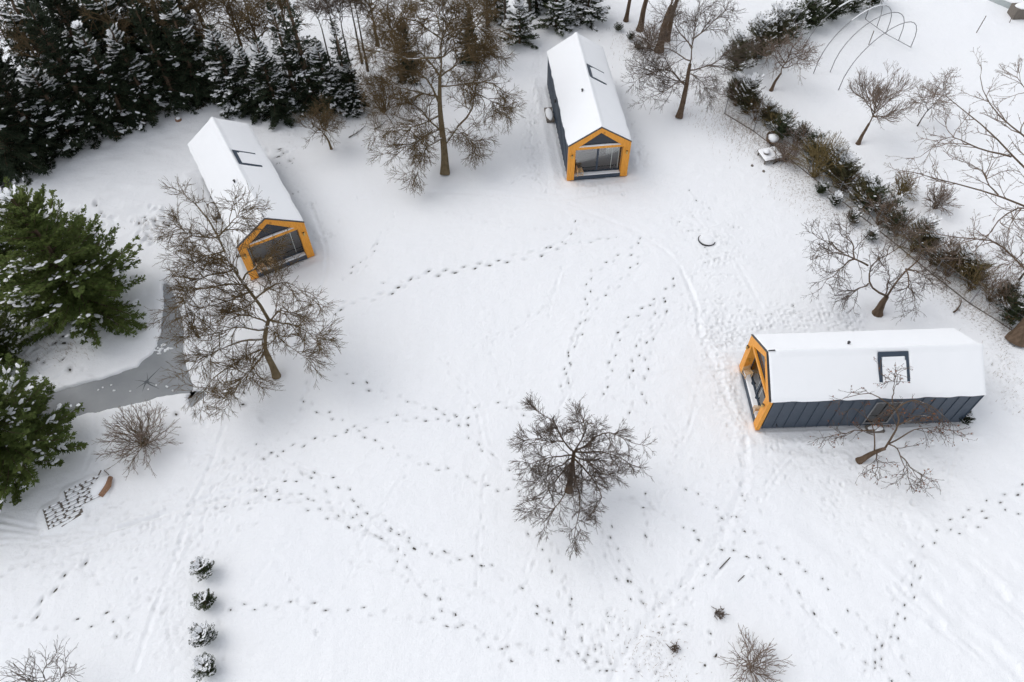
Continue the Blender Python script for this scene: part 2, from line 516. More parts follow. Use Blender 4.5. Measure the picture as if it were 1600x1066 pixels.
T([(1438, 885), (1428, 915), (1425, 938), (1410, 963), (1403, 985), (1391, 1008), (1397, 1020), (1418, 1045), (1436, 1066)])
T([(1497, 830), (1532, 818), (1573, 803), (1602, 795)], keep=0.8)
T([(1000, 370), (990, 390), (977, 396), (950, 410), (930, 420), (918, 440), (920, 455), (917, 475), (912, 495), (905, 515), (898, 530), (893, 560), (885, 590), (883, 625)])
T([(1005, 404), (988, 420), (980, 432), (968, 440), (950, 455), (942, 467), (930, 475), (917, 500), (903, 518), (894, 545), (885, 570), (880, 605)])
T([(1053, 435), (1045, 455), (1035, 467), (1010, 478), (995, 490), (975, 510), (964, 530), (957, 560), (950, 590), (945, 625)], size=0.24)
T([(1044, 475), (1038, 495), (1028, 515), (1017, 535), (1012, 560), (1010, 600), (1006, 640)], size=0.26)
T([(1027, 478), (1012, 512), (1002, 522), (995, 545), (988, 570), (986, 610), (985, 650)], size=0.26)
T([(1160, 425), (1150, 410), (1140, 395)], keep=0.6)
T([(500, 492), (525, 485), (548, 472), (565, 470), (590, 466), (605, 457), (628, 452), (640, 440), (660, 430), (678, 429), (702, 425), (737, 419), (757, 410), (780, 408), (815, 403), (845, 396), (875, 385)], stride=0.5, gauge=0.18, soil=1.0, size=0.34)
T([(598, 439), (622, 439), (650, 432), (690, 426)], soil=0.5)
T([(520, 490), (530, 470), (540, 445), (542, 425), (552, 418), (572, 400), (590, 385), (596, 372)], keep=0.8)
T([(845, 396), (870, 380), (890, 372), (900, 361), (902, 330)], keep=0.7)
T([(870, 385), (905, 380), (925, 376), (965, 370)], keep=0.8, soil=0.6)
T([(50, 962), (52, 945), (68, 943), (82, 917), (103, 905), (118, 885), (132, 871)], soil=0.8, size=0.36, stride=0.75)
T([(100, 985), (120, 975), (136, 973), (152, 965), (165, 963), (178, 955), (191, 963), (199, 976), (188, 997)], stride=0.55, gauge=0.25, soil=1.0)
T([(0, 970), (28, 972), (50, 975), (85, 983), (100, 986)], keep=0.8, soil=0.4)
T([(3, 900), (28, 893), (40, 880), (52, 882)], soil=0.5)
T([(760, 742), (757, 790), (752, 850), (748, 905), (750, 925)], soil=0.25, faint=0.7)
T([(460, 905), (468, 935), (488, 970), (492, 1005)], soil=0.12)
T([(1010, 940), (1030, 975), (1053, 1008), (1062, 1045)], soil=0.5, keep=0.8)
T([(1052, 979), (1072, 980), (1098, 980), (1112, 990), (1118, 1015), (1110, 1035), (1108, 1064)], keep=0.85)
T([(1260, 690), (1230, 720), (1200, 760), (1185, 800)], soil=0.1)
T([(1330, 830), (1333, 855), (1327, 900)], soil=0.4, keep=0.6)
T([(470, 640), (477, 612), (486, 588), (500, 578)], soil=0.45)
T([(375, 705), (360, 720), (350, 742), (338, 770), (325, 800), (320, 840)], soil=0.35, keep=0.8)
T([(1065, 283), (1075, 300), (1095, 315), (1105, 330), (1125, 345)], soil=0.7, keep=0.7, stride=0.9)
T([(800, 284), (815, 275), (830, 268), (845, 290)], soil=0.2)

# fainter and older trails between them
for pts_ in ([(760, 480), (770, 560), (800, 640)], [(690, 560), (720, 600), (748, 640), (760, 700)], [(850, 480), (800, 520), (740, 540)], [(640, 730), (600, 790), (560, 860), (540, 930)], [(1030, 640), (1060, 690), (1100, 730), (1130, 770)],
             [(960, 620), (1010, 660), (1060, 700)], [(480, 640), (440, 690), (380, 740), (330, 790)], [(560, 880), (640, 900), (720, 920), (790, 940)], [(1180, 900), (1240, 960), (1280, 1040)], [(1500, 700), (1480, 780), (1430, 850)],
             [(700, 330), (760, 350), (840, 360), (930, 345)], [(620, 330), (590, 380), (560, 430)], [(880, 420), (860, 470), (850, 530)], [(300, 840), (270, 900), (260, 960), (275, 1030)], [(200, 900), (240, 950), (280, 990)], [(100, 880), (150, 900), (200, 930), (235, 940)],
             [(340, 830), (335, 900), (350, 980), (345, 1050)], [(1090, 620), (1070, 680), (1040, 740), (1030, 800)], [(1240, 720), (1290, 780), (1330, 830)], [(870, 640), (900, 600)], [(840, 860), (810, 930), (790, 1000), (780, 1060)], [(920, 860), (940, 920), (960, 990)]):
    T(pts_, soil=0.2, depth=0.05, faint=0.5)
for pts_ in ([(440, 770), (520, 800), (600, 840), (640, 880)], [(380, 770), (440, 770), (490, 785)], [(560, 790), (600, 815), (650, 850), (720, 880)], [(840, 960), (890, 1010), (930, 1050)], [(860, 1010), (920, 1030), (960, 1040)]):
    T(pts_, soil=0.8, size=0.22, faint=0.5)
# --- trodden paths, sledge and tyre lines, drifts
GP = groove
GP([(1165, 690), (1166, 730), (1160, 780), (1128, 835), (1090, 888), (1055, 930), (1020, 962), (985, 1005), (968, 1040), (955, 1070)], 0.06, 0.2, 0.35, 0.03)
trample([(1165, 690), (1166, 730), (1160, 780), (1128, 835), (1090, 888), (1055, 930), (1020, 962)], 0.3, 130, 0.05, 0.12)
GP([(1165, 690), (1145, 640), (1125, 600), (1095, 520), (1090, 480), (1065, 420), (1045, 395), (1000, 365), (920, 330), (890, 318)], 0.05, 0.15, 0.4)
trample([(1165, 690), (1145, 640), (1115, 560), (1095, 480)], 0.5, 140, 0.045, 0.05)
trample([(1140, 430), (1110, 470), (1115, 520), (1150, 500)], 1.1, 170, 0.05, 0.05)
trample([(1050, 330), (1100, 350), (1140, 380), (1130, 410), (1090, 400)], 0.9, 190, 0.045, 0.09)
GP([(560, 312), (640, 302), (720, 298), (800, 304), (860, 312), (930, 305), (980, 295)], 0.045, 0.16, 0.5)
GP([(560, 306), (660, 297), (760, 304), (880, 322), (960, 345), (1040, 380)], 0.04, 0.11, 0.5)
GP([(1062, 415), (1075, 440), (1090, 470), (1093, 530)], 0.06, 0.1, 0.5)
GP([(1155, 415), (1175, 450), (1195, 490)], 0.04, 0.12, 0.4)
trample([(836, 100), (838, 150), (830, 200), (828, 240), (840, 280), (856, 300)], 0.25, 130, 0.07, 0.05)
trample([(455, 195), (448, 225), (447, 255), (460, 290), (480, 320), (500, 350), (512, 380)], 0.3, 150, 0.07, 0.12)
GP([(484, 318), (505, 370), (512, 395), (508, 440), (495, 465)], 0.08, 0.11, 0.5)
trample([(960, 110), (972, 150), (985, 190), (995, 220), (1010, 262)], 0.22, 110, 0.07, 0.06)
trample([(905, 290), (940, 292), (975, 288)], 0.45, 80, 0.05, 0.04)
trample([(1120, 540), (1160, 508), (1220, 500), (1300, 497), (1350, 497)], 0.55, 280, 0.065, 0.09)
trample([(1120, 530), (1130, 580), (1150, 640), (1170, 690)], 0.5, 170, 0.05, 0.05)
GP([(1185, 690), (1230, 702), (1290, 704), (1330, 696)], 0.06, 0.25, 0.4)
trample([(1200, 700), (1300, 712), (1400, 730), (1480, 720)], 0.9, 260, 0.045, 0.04)
trample([(1300, 740), (1380, 770), (1450, 800)], 1.5, 200, 0.04, 0.03)
trample([(1560, 540), (1580, 600), (1570, 640)], 0.8, 150, 0.055, 0.09)
for k in range(9):      # sledge and wheel lines towards the lower left corner
    o = k * 7 + rg.uniform(-3, 3)
    GP([(-20, 808 + o), (60, 822 + o * 0.55), (140, 830 + o * 0.25), (220, 818 - o * 0.1), (300, 792 - o * 0.2), (380, 775 - o * 0.25), (420, 765 - o * 0.2)], rg.uniform(0.03, 0.075), rg.uniform(0.07, 0.14), 0.55, 0.05)
for k in range(5):
    GP([(-10, 850 + 10 * k), (50, 838 + 8 * k), (100, 865 + 5 * k), (160, 885 + 6 * k)], 0.035, 0.1, 0.5, 0.06)
trample([(60, 830), (150, 825), (240, 810), (330, 785), (420, 770)], 0.8, 330, 0.045, 0.07)
GP([(350, 668), (322, 745), (298, 790), (285, 840), (262, 900), (240, 955), (225, 1000), (205, 1066)], 0.055, 0.12, 0.5)
GP([(140, 770), (170, 720), (200, 660), (215, 620)], 0.05, 0.12, 0.5, 0.05)
GP([(150, 650), (152, 690), (130, 740)], 0.05, 0.1, 0.5, 0.04)
trample([(40, 850), (150, 860), (260, 850), (320, 830)], 0.9, 220, 0.04, 0.06)
trample([(330, 680), (320, 740), (380, 760), (430, 720)], 0.7, 150, 0.04, 0.08)
trample([(320, 800), (310, 860), (290, 920), (285, 1000), (240, 1050)], 0.8, 220, 0.03, 0.03)
trample([(240, 860), (215, 940), (210, 1000)], 0.7, 120, 0.03, 0.03)
GP([(360, 975), (385, 930), (430, 860), (470, 840)], 0.02, 0.1, 0.5)
GP([(418, 855), (440, 880), (450, 915), (470, 940)], 0.03, 0.16, 0.4)
trample([(930, 1010), (1000, 1000), (1050, 1040)], 0.9, 170, 0.04, 0.14, 0.2)
GP([(1115, 905), (1140, 872)], 0.07, 0.07, 0.3)
GP([(1150, 912), (1175, 880)], 0.05, 0.08, 0.3)
for k in range(16):     # diagonal drift and rut lines in the lower right corner
    x0, y0 = rg.uniform(1430, 1600), rg.uniform(840, 1040)
    L = rg.uniform(60, 190)
    GP([(x0 - L * 0.6, y0 - L * 0.5), (x0 - L * 0.2, y0 - L * 0.12), (x0 + L * 0.3, y0 + L * 0.2), (x0 + L * 0.7, y0 + L * 0.62)], rg.uniform(0.02, 0.06), rg.uniform(0.12, 0.3), 0.5, 0.05)
GP([(1545, 920), (1575, 940), (1600, 955), (1660, 985)], 0.10, 0.35, 0.5)
GP([(1500, 985), (1540, 1020), (1590, 1055), (1640, 1100)], 0.10, 0.3, 0.5)
i, j = win(0, 24, 5, 30)
dr = np.clip((XX[i, j] - 6) / 8, 0, 1) * np.clip((26 - YY[i, j]) / 6, 0, 1)
u = XX[i, j] * 0.72 + YY[i, j] * 0.69; v = -XX[i, j] * 0.69 + YY[i, j] * 0.72
Z[i, j] += dr * (0.035 * VN(v * 0.35 + 40, u + 3, 0.95) + 0.014 * VN(v * 0.5, u + 33, 0.42))
i, j = win(-30, -18, 25, 46)    # rough slope by the spruces
Z[i, j] += 0.05 * VN(XX[i, j] + 14, YY[i, j] * 2.2, 1.1) * np.clip((-18 - XX[i, j]) / 4, 0, 1)
for a, b, r_, n_, dp in ((110, 365, 30, 30, .12), (150, 350, 40, 30, .1), (245, 350, 18, 40, .12), (232, 375, 9, 14, .14), (440, 240, 12, 12, .08), (60, 560, 40, 40, .08), (330, 640, 30, 20, .05)):
    for _ in range(n_):
        q = P(a + rg.gauss(0, r_), b + rg.gauss(0, r_ * 0.5))
        dent(q[0], q[1], rg.uniform(0, 3), rg.uniform(0.2, 0.6), rg.uniform(0.15, 0.3), dp * rg.uniform(0.4, 1.1), rg.choice((0, 0, 0.35, 0.9)))

# --- thin snow with withered grass along the hedge and in patches
for pts, R, k in (([(1100, 110), (1150, 190), (1230, 265), (1300, 330), (1400, 395), (1500, 470), (1570, 525)], 1.7, 1.0),
                  ([(985, 60), (1040, 90), (1090, 130)], 2.2, 0.9),
                  ([(1110, 190), (1160, 215)], 2.2, 0.8),
                  ([(170, 185), (300, 150), (330, 120)], 0.9, 0.8),
                  ([(1570, 560), (1590, 620)], 2.0, 0.7),
                  ([(1000, 1010), (1050, 1050)], 1.0, 0.75),
                  ([(30, 560), (130, 545)], 1.5, 0.7),
                  ([(235, 350), (290, 380)], 0.9, 0.8),
                  ([(590, 195), (640, 185)], 1.4, 0.85),
                  ([(1230, 300), (1290, 480)], 1.5, 0.35),
                  ([(0, 190), (120, 120), (330, 60), (640, 60), (800, 30)], 6.0, 0.75)):
    w = pxline(pts)
    i, j, d = seg_dist(w, R * 1.6)
    THIN[i, j] = np.maximum(THIN[i, j], k * np.clip(1.3 - d / R, 0, 1))

# --- pond: hollow in the relief with a steep lip
POND = [(257, 438), (268, 455), (280, 487), (285, 515), (288, 560), (296, 590), (301, 606), (297, 613), (262, 617), (222, 630), (170, 640), (125, 650), (60, 668), (10, 690), (-30, 700), (-30, 640), (40, 622), (90, 611), (130, 601), (175, 588), (215, 575), (240, 552), (250, 530), (255, 495)]
POND2 = [(296, 622), (303, 613), (318, 612), (321, 618), (310, 628), (300, 636)]
def in_poly(x, y, poly):
    r = np.zeros(x.shape, bool)
    n = len(poly)
    for k in range(n):
        (x1, y1), (x2, y2) = poly[k], poly[(k + 1) % n]
        c = (y1 > y) != (y2 > y)
        r ^= c & (x < (x2 - x1) * (y - y1) / (y2 - y1 + 1e-12) + x1)
    return r
ICE_Z = -0.10
for poly in (POND, POND2):
    w = pxline(poly, None, ICE_Z)
    wc = np.r_[w, w[:1]]
    i, j, d = seg_dist(wc, 1.3)
    inside = in_poly(XX[i, j], YY[i, j], w)
    sd = np.where(inside, -d, d)
    k = np.clip(0.5 - (sd + 0.07 * VN(XX[i, j], YY[i, j], 0.45)) / 0.16, 0, 1)
    k = k * k * (3 - 2 * k)
    rim = 0.04 * np.exp(-((sd - 0.3) / 0.25) ** 2)
    big = np.where(inside & (d > 1), 1.0, k)
    Z[i, j] = (Z[i, j] + rim) * (1 - big) + (ICE_Z - 0.3) * big
    SOIL[i, j] *= (1 - big)

def gz(x, y):
    i = min(max(np.searchsorted(GX, x), 0), len(GX) - 1); j = min(max(np.searchsorted(GY, y), 0), len(GY) - 1)
    return float(Z[i, j])

nx, ny = len(GX), len(GY)
def build_ground():
    idx = np.arange(nx * ny).reshape(nx, ny)
    F = np.stack([idx[:-1, :-1], idx[1:, :-1], idx[1:, 1:], idx[:-1, 1:]], -1).reshape(-1, 4)
    V = np.stack([XX, YY, Z], -1).reshape(-1, 3)
    me = mesh_np('snow_ground', V, F, 4, True)
    for nm, A in (('soil', SOIL), ('thin', THIN)):
        at = me.attributes.new(nm, 'FLOAT', 'POINT')
        at.data.foreach_set('value', A.astype(np.float32).ravel())
    return tag(link('snow_ground', me, M['ground']), 'trodden snow covered meadow with boot prints', kind='structure')
GROUND = None   # built after the last thing has pressed its mark into the relief

# ------------------------------------------------------------------ cabins
L, HE, HR = 2.608 * S, 0.70686 * S, 1.02911 * S
HW = S / 2
TH = math.atan2(HR - HE, HW)
SN = 0.09                                  # snow on the roof, the survey heights are to its top
he, hr = HE - 0.02, HR - 0.03
HOUSES = [(-3.42735 * S, 7.74667 * S, 0.494008), (1.467176 * S, 9.563561 * S, 0.0840336), (3.08263 * S, 5.25122 * S, -1.561228)]
PW, PH, REC = 0.5, HE, 0.34                # cladding panel width, recess of the porch

_panel = MB()
_panel.box(0.012, PW - 0.012, 0, 0.012, 0.06, he - 0.05).box(-0.012, 0.012, 0, 0.042, 0.06, he - 0.05)
PANEL = _panel.mesh('panel')
def slope_pt(x, lift=0.0):
    return hr - abs(x) * math.tan(TH) + lift

def cabin(loc, rot, label, variant):
    H = empty('mobile_house', loc, rot)
    tag(H, label, 'house', 'timber fronted cabins in the snow')
    # shell: side walls, back wall, floor, each its own part
    for s, nm in ((-1, 'wall'), (1, 'wall')):
        b = MB()
        xo, xi = s * (HW - 0.06), s * (HW - 0.2)
        x0, x1 = min(xo, xi), max(xo, xi)
        if s > 0:
            y0, y1, zt = 4.95, 6.15, 2.1
            b.box(x0, x1, 0.3, y0, 0.04, he - 0.06).box(x0, x1, y1, L - 0.05, 0.04, he - 0.06)
            b.box(x0, x1, y0, y1, zt, he - 0.06).box(x0, x1, y0, y1, 0.04, 0.2)
        else:
            b.box(x0, x1, 0.3, L - 0.05, 0.04, he - 0.06)
        w = b.build(nm, M['anthracite'], H)
        n = int((L - 0.3) / PW)
        for k in range(n):
            y = 0.22 + k * (L - 0.24) / n
            if s > 0 and 4.5 < y < 6.1: continue
            p = link('panel', PANEL, M['anthracite'], w)
            p.location = (s * (HW - 0.058), y if s > 0 else y, 0)
            p.scale = ((L - 0.24) / n / PW, 1, 1)
            # panel is modelled with its face along +Y: turn it so that it looks outwards
            p.rotation_euler[2] = -math.pi / 2 if s > 0 else math.pi / 2
            if s > 0: p.location.y = y + (L - 0.24) / n
    bw = MB().prism([(-HW + 0.06, 0.04), (HW - 0.06, 0.04), (HW - 0.06, he - 0.08), (0, hr - 0.1), (-HW + 0.06, he - 0.08)], L - 0.15, L - 0.02).build('back_wall', M['anthracite'], H)
    for k in range(7):
        x = -HW + 0.12 + k * 0.51
        p = link('panel', PANEL, M['anthracite'], bw)
        p.location = (x + 0.02, L - 0.018, 0)
    MB().box(-HW + 0.2, HW - 0.2, REC + 0.05, L - 0.15, 0.2, 0.26).build('floor', M['room'], H)
    MB().box(-HW + 0.2, HW - 0.2, 4.2, 4.3, 0.26, he).build('partition', M['plaster'], H)
    MB().box(-HW + 0.25, HW - 0.25, 0.02, L - 0.06, -0.05, 0.2 - 0.004).build('plinth', M['dark_trim'], H)
    # roof shell
    b = MB()
    for s in (-1, 1):
        q = [(s * (HW + 0.015), he - 0.085), (s * (HW + 0.015), he - 0.05), (0, hr - 0.05), (0, hr - 0.13)]
        b.prism(q if s > 0 else q[::-1], 0.0, L)
    roof = b.build('roof', M['anthracite'], H)
    # snow blanket: a sheet over both slopes with rounded lips, sagging a little and thinner beside the skylight frame
    rng = np.random.default_rng(variant + 3)
    xs = np.r_[-HW - 0.02, np.linspace(-HW + 0.0, HW - 0.0, 59), HW + 0.02]
    ys = np.r_[0.03, np.linspace(0.07, L - 0.05, 150), L + 0.0]
    X2, Y2 = np.meshgrid(xs, ys, indexing='ij')
    X2 = np.where(np.abs(X2) > HW - 0.01, X2 + np.sign(X2) * (0.02 + 0.03 * VN(Y2 * 0 + variant * 7, Y2 + 2, 0.5)), X2)
    nzz = VN(X2 + 17 * variant, Y2, 0.9) * 0.012 + VN(X2 + 5, Y2 + 13 * variant, 0.3) * 0.005
    th = SN + nzz
    e = np.minimum(np.minimum(HW + 0.03 - np.abs(X2), Y2 - 0.0), L + 0.02 - Y2)
    th = th * np.clip(e / 0.11, 0.15, 1) ** 0.5
    th += 0.05 * np.exp(-(X2 / 0.17) ** 4) * np.clip((Y2 - 0.35) / 0.15, 0.1, 1)      # snow piled over the ridge cap
    # skylight: bare frame around a snow covered pane on the right slope
    sx, sy = np.abs(X2 - 0.76) / 0.64, np.abs(Y2 - 5.6) / 0.68
    box = np.maximum(sx, sy)
    upper = np.clip((1.22 - X2) / 0.35, 0, 1)
    th -= np.where((box > 0.78) & (box < 1.06) & (X2 > 0), 0.8, 0.0) * SN * upper
    if variant == 1:
        th += 0.03 * np.exp(-((Y2 - (L - 0.55)) / 0.07) ** 2) * (X2 > 0.5)
    Zs = hr - 0.06 - np.abs(X2) * math.tan(TH) + th
    n1, n2 = X2.shape
    idx = np.arange(n1 * n2).reshape(n1, n2)
    F = np.stack([idx[:-1, :-1], idx[1:, :-1], idx[1:, 1:], idx[:-1, 1:]], -1).reshape(-1, 4)
    sn = link('roof_snow', mesh_np('roof_snow', np.stack([X2, Y2, Zs], -1).reshape(-1, 3), F, 4, True), M['snow'], roof)
    sk = MB()
    def on(x, y, up): return (x, y, hr - 0.06 - x * math.tan(TH) + up)
    def slab(mb, xa, xb, ya, yb, u0, u1):
        vs = [on(x, y, u) for u in (u0, u1) for y in (ya, yb) for x in (xa, xb)]
        mb.add(vs, [(0, 2, 3, 1), (4, 5, 7, 6), (0, 1, 5, 4), (2, 6, 7, 3), (0, 4, 6, 2), (1, 3, 7, 5)])
    slab(sk, 0.16, 0.345, 4.92, 6.28, 0, 0.105)
    slab(sk, 0.345, 1.30, 4.90, 5.06, 0, 0.10); slab(sk, 0.345, 1.30, 6.14, 6.28, 0, 0.10)
    slab(sk, 1.30, 1.38, 4.92, 6.28, 0, 0.07)
    fr = sk.build('skylight', M['anthracite'], H, bevel=0.01)
    pn = MB(); slab(pn, 0.346, 1.299, 5.061, 6.139, 0.02, 0.06); pn.build('pane', M['glass'], fr)
    # snow lying on the pane, slid a little off the top edge
    g = 22
    xs2 = np.linspace(0.44 + 0.03 * variant, 1.30, g); ys2 = np.linspace(5.065, 6.135, g)
    X3, Y3 = np.meshgrid(xs2, ys2, indexing='ij')
    X3 = X3 + 0.05 * VN(Y3 * 1.0 + variant * 9, Y3 * 0 + 2, 0.3) * np.clip((0.6 - X3) / 0.2, 0, 1)
    e3 = np.clip(np.minimum(X3 - 0.3, 0.3) / 0.16, 0, 1)
    Z3 = hr - 0.06 - X3 * math.tan(TH) + 0.062 + 0.05 * e3 + 0.01 * VN(X3, Y3, 0.25)
    id3 = np.arange(g * g).reshape(g, g)
    F3 = np.stack([id3[:-1, :-1], id3[1:, :-1], id3[1:, 1:], id3[:-1, 1:]], -1).reshape(-1, 4)
    link('pane_snow', mesh_np('pane_snow', np.stack([X3, Y3, Z3], -1).reshape(-1, 3), F3, 4, True), M['snow'], fr)
    # vent pipe and the bare front end of the ridge cap
    zv = slope_pt(-0.5)
    v = MB().tube([(-0.5, 3.85, zv - 0.1), (-0.5, 3.85, zv + 0.15)], 0.045, 12).tube([(-0.5, 3.85, zv + 0.13), (-0.5, 3.85, zv + 0.17)], 0.07, 12)
    v.build('vent_pipe', M['dark_trim'], H)
    if variant != 1:
        MB().bar((-0.02, 0.02, hr + 0.05), (-0.02, 0.32, hr + 0.075), 0.05, 0.03).build('ridge_cap', M['dark_trim'], roof)
    # orange timber portal: two posts, two rafters, a tie beam
    pw = 0.43
    D0, D1 = -0.03, 0.16
    for s in (-1, 1):
        q = [(s * HW, -0.04), (s * (HW - pw), -0.04), (s * (HW - pw), HE - 0.30), (s * HW, HE - 0.075)]
        MB().prism(q if s < 0 else q[::-1], D0, D1).build('post', M['orange'], H, bevel=0.006)
        zc = HE - 0.075
        q = [(s * HW, zc + 0.003), (0, hr - 0.052), (0, hr - 0.40), (s * (HW - pw), HE - 0.297)]
        MB().prism(q if s > 0 else q[::-1], D0 - 0.004, D1 - 0.004).build('rafter', M['orange'], H, bevel=0.006)
        # reveal boards lining the recess
        x0, x1 = sorted((s * (HW - pw), s * (HW - pw + 0.04)))
        MB().box(x0, x1, D1 + 0.002, REC, 0.2, HE - 0.36).build('reveal_board', M['orange'], H)
        # dark verge strip on top of the rafter
        a = (s * (HW + 0.02), D0 - 0.015, HE - 0.045); c = (s * 0.0, D0 - 0.015, hr - 0.018)
        vb = MB()
        q = [(s * (HW + 0.02), he - 0.05), (s * (HW + 0.02), he - 0.012), (0, hr - 0.005), (0, hr - 0.048)]
        vb.prism(q if s > 0 else q[::-1], D0 - 0.025, 0.04).build('verge_strip', M['dark_trim'], roof)
    bt = HE - 0.20
    MB().box(-HW + pw + 0.002, HW - pw - 0.002, D0 + 0.006, 0.07, bt - 0.17, bt).build('tie_beam', M['orange'], H, bevel=0.006)
    b = MB()
    xs4 = np.linspace(-HW + pw + 0.02, HW - pw - 0.02, 20)
    for k in range(19):
        hgt = [0.03 + 0.035 * math.sin(math.pi * kk / 19) + rg.uniform(0, 0.01) for kk in (k, k + 1)]
        b.add([(xs4[k], D0 + 0.02, bt), (xs4[k + 1], D0 + 0.02, bt), (xs4[k + 1], 0.105, bt), (xs4[k], 0.105, bt),
               (xs4[k], D0 + 0.05, bt + hgt[0]), (xs4[k + 1], D0 + 0.05, bt + hgt[1]), (xs4[k + 1], 0.105, bt + hgt[1]), (xs4[k], 0.105, bt + hgt[0])],
              [(4, 5, 6, 7), (0, 1, 5, 4), (3, 7, 6, 2)])
    MB().box(-HW + pw + 0.01, HW - pw - 0.01, 0.072, 0.108, bt - 0.06, bt - 0.004).build('ledge', M['dark_trim'], H)
    if variant != 2: b.build('beam_snow', M['snow'], H, smooth=True)
    # glazed front: gable wall, sliding door with frame, mullion and two panes
    zt = bt - 0.10
    gx = HW - pw + 0.04
    fb = MB()
    fb.box(-gx, gx, REC, REC + 0.08, 0.2, 0.27).box(-gx, gx, REC, REC + 0.08, zt - 0.07, zt)
    fb.box(-gx, -gx + 0.07, REC, REC + 0.08, 0.27, zt - 0.07).box(gx - 0.07, gx, REC, REC + 0.08, 0.27, zt - 0.07)
    fb.box(-0.055, 0.055, REC - 0.01, REC + 0.07, 0.27, zt - 0.07)
    door = fb.build('sliding_door', M['anthracite'], H)
    for xa, xb in ((-gx + 0.07, -0.055), (0.055, gx - 0.07)):
        MB().box(xa, xb, REC + 0.03, REC + 0.045, 0.27, zt - 0.07).build('pane', M['glass'], door)
    yg = 0.11
    tri = [(-gx, zt + 0.002), (gx, zt + 0.002), (gx, HE - 0.28), (0, hr - 0.16), (-gx, HE - 0.28)]
    MB().prism(tri, yg, REC + 0.06).build('gable_panel', M['anthracite'], H)
    zq = hr - 0.42
    gf = MB()
    MB().prism([(-gx * 0.78, zt + 0.16), (gx * 0.78, zt + 0.16), (0, zq + 0.02)], yg - 0.012, yg - 0.004).build('gable_window', M['gable_glass'], H)
    # soffit linings of the recess
    for s in (-1, 1):
        q = [(s * gx, HE - 0.30), (s * gx, HE - 0.27), (0, hr - 0.135), (0, hr - 0.18)]
        MB().prism(q if s > 0 else q[::-1], D1 + 0.002, 0.3).build('soffit', M['dark_trim'], H)
    # curtain: folded sheet behind the right pane
    cx0, cx1 = {0: (0.62, gx - 0.1), 1: (0.5, gx - 0.1), 2: (-0.55, gx - 0.1)}[variant]
    cn = int((cx1 - cx0) / 0.025)
    cv, cf = [], []
    for k in range(cn + 1):
        x = cx0 + (cx1 - cx0) * k / cn
        yy = REC + 0.075 + 0.025 * math.sin(k * 0.75) + 0.01 * math.sin(k * 0.31 + 1)
        cv += [(x, yy, 0.3), (x + 0.02 * math.sin(k * 0.5), yy, zt - 0.05)]
    for k in range(cn): cf.append((2 * k, 2 * k + 2, 2 * k + 3, 2 * k + 1))
    MB().add(cv, cf).build('curtain', M['curtain'], H, smooth=True)
    # deck with snow and bare edge
    deck = MB().box(-HW + pw + 0.003, HW - pw - 0.003, D0 + 0.03, REC - 0.004, 0.16, 0.215).build('deck', M['anthracite'], H)
    MB().box(-HW + pw + 0.003, HW - pw - 0.003, D0 + 0.01, D0 + 0.028, -0.04, 0.225).build('deck_edge', M['anthracite'], H)
    g1, g2 = 40, 8
    X5, Y5 = np.meshgrid(np.linspace(-HW + pw + 0.02, HW - pw - 0.02, g1), np.linspace(D0 + 0.05, REC - 0.03, g2), indexing='ij')
    Z5 = 0.216 + 0.04 * np.clip((REC - Y5) / 0.3, 0.1, 1) + 0.014 * VN(X5 + variant * 4, Y5, 0.2)
    Z5[:, 0] = 0.214
    id5 = np.arange(g1 * g2).reshape(g1, g2)
    F5 = np.stack([id5[:-1, :-1], id5[1:, :-1], id5[1:, 1:], id5[:-1, 1:]], -1).reshape(-1, 4)
    link('deck_snow', mesh_np('deck_snow', np.stack([X5, Y5, Z5], -1).reshape(-1, 3), F5, 4, True), M['snow'], deck)
    # round lamps on the posts
    for s in (-1, 1):
        x = s * (HW - pw / 2)
        lp = MB().tube([(x, D0 - 0.09, 1.78), (x, D0 - 0.09, 1.98)], 0.055, 14).build('wall_lamp', M['brass'], H, smooth=False)
        MB().box(x - 0.03, x + 0.03, D0 - 0.05, D0 - 0.002, 1.84, 1.92).build('bracket', M['dark_trim'], lp)
        MB().tube([(x, D0 - 0.09, 1.982), (x, D0 - 0.09, 1.99)], 0.045, 14).build('lens', M['dark_trim'], lp)
    # glazed side door under the skylight, with its step
    xo = HW - 0.055
    f = MB()
    f.box(xo - 0.06, xo + 0.03, 4.95, 5.02, 0.2, 2.1).box(xo - 0.06, xo + 0.03, 6.08, 6.15, 0.2, 2.1)
    f.box(xo - 0.06, xo + 0.03, 5.02, 6.08, 2.03, 2.1).box(xo - 0.06, xo + 0.03, 5.02, 6.08, 0.2, 0.27)
    sd = f.build('side_door', M['steel'], H)
    MB().box(xo - 0.05, xo + 0.02, 5.51, 5.59, 0.27, 2.03).build('mullion', M['dark_trim'], sd)
    for ya, yb in ((5.02, 5.51), (5.59, 6.08)):
        MB().box(xo - 0.03, xo - 0.015, ya, yb, 0.27, 2.03).build('pane', M['dim_glass'], sd)
    MB().box(xo + 0.0, xo + 0.02, 4.5, 4.95, 0.06, he - 0.06).build('flashing', M['anthracite'], sd)
    st = MB().box(xo + 0.05, xo + 0.42, 5.15, 5.95, -0.02, 0.12).build('step', M['old_wood'], H)
    MB().dome((xo + 0.235, 5.55, 0.121), 0.17, 0.37, 0.06, 14, 3, 0.05, rg).build('step_snow', M['snow'], st, smooth=True)
    # tap and small box on the right wall
    MB().tube([(xo + 0.03, 0.85, 0.45), (xo + 0.13, 0.85, 0.45), (xo + 0.16, 0.85, 0.38)], 0.022, 8).build('tap', M['dark_trim'], H)
    MB().box(xo + 0.045, xo + 0.16, 6.9, 7.1, 0.35, 0.6).build('meter_box', M['steel'], H)
    # left wall: step platform with snow, lamp
    px_ = -HW + 0.055
    st = MB().box(px_ - 0.55, px_ - 0.05, 5.6, 7.0, -0.02, 0.14).build('step', M['old_wood'], H)
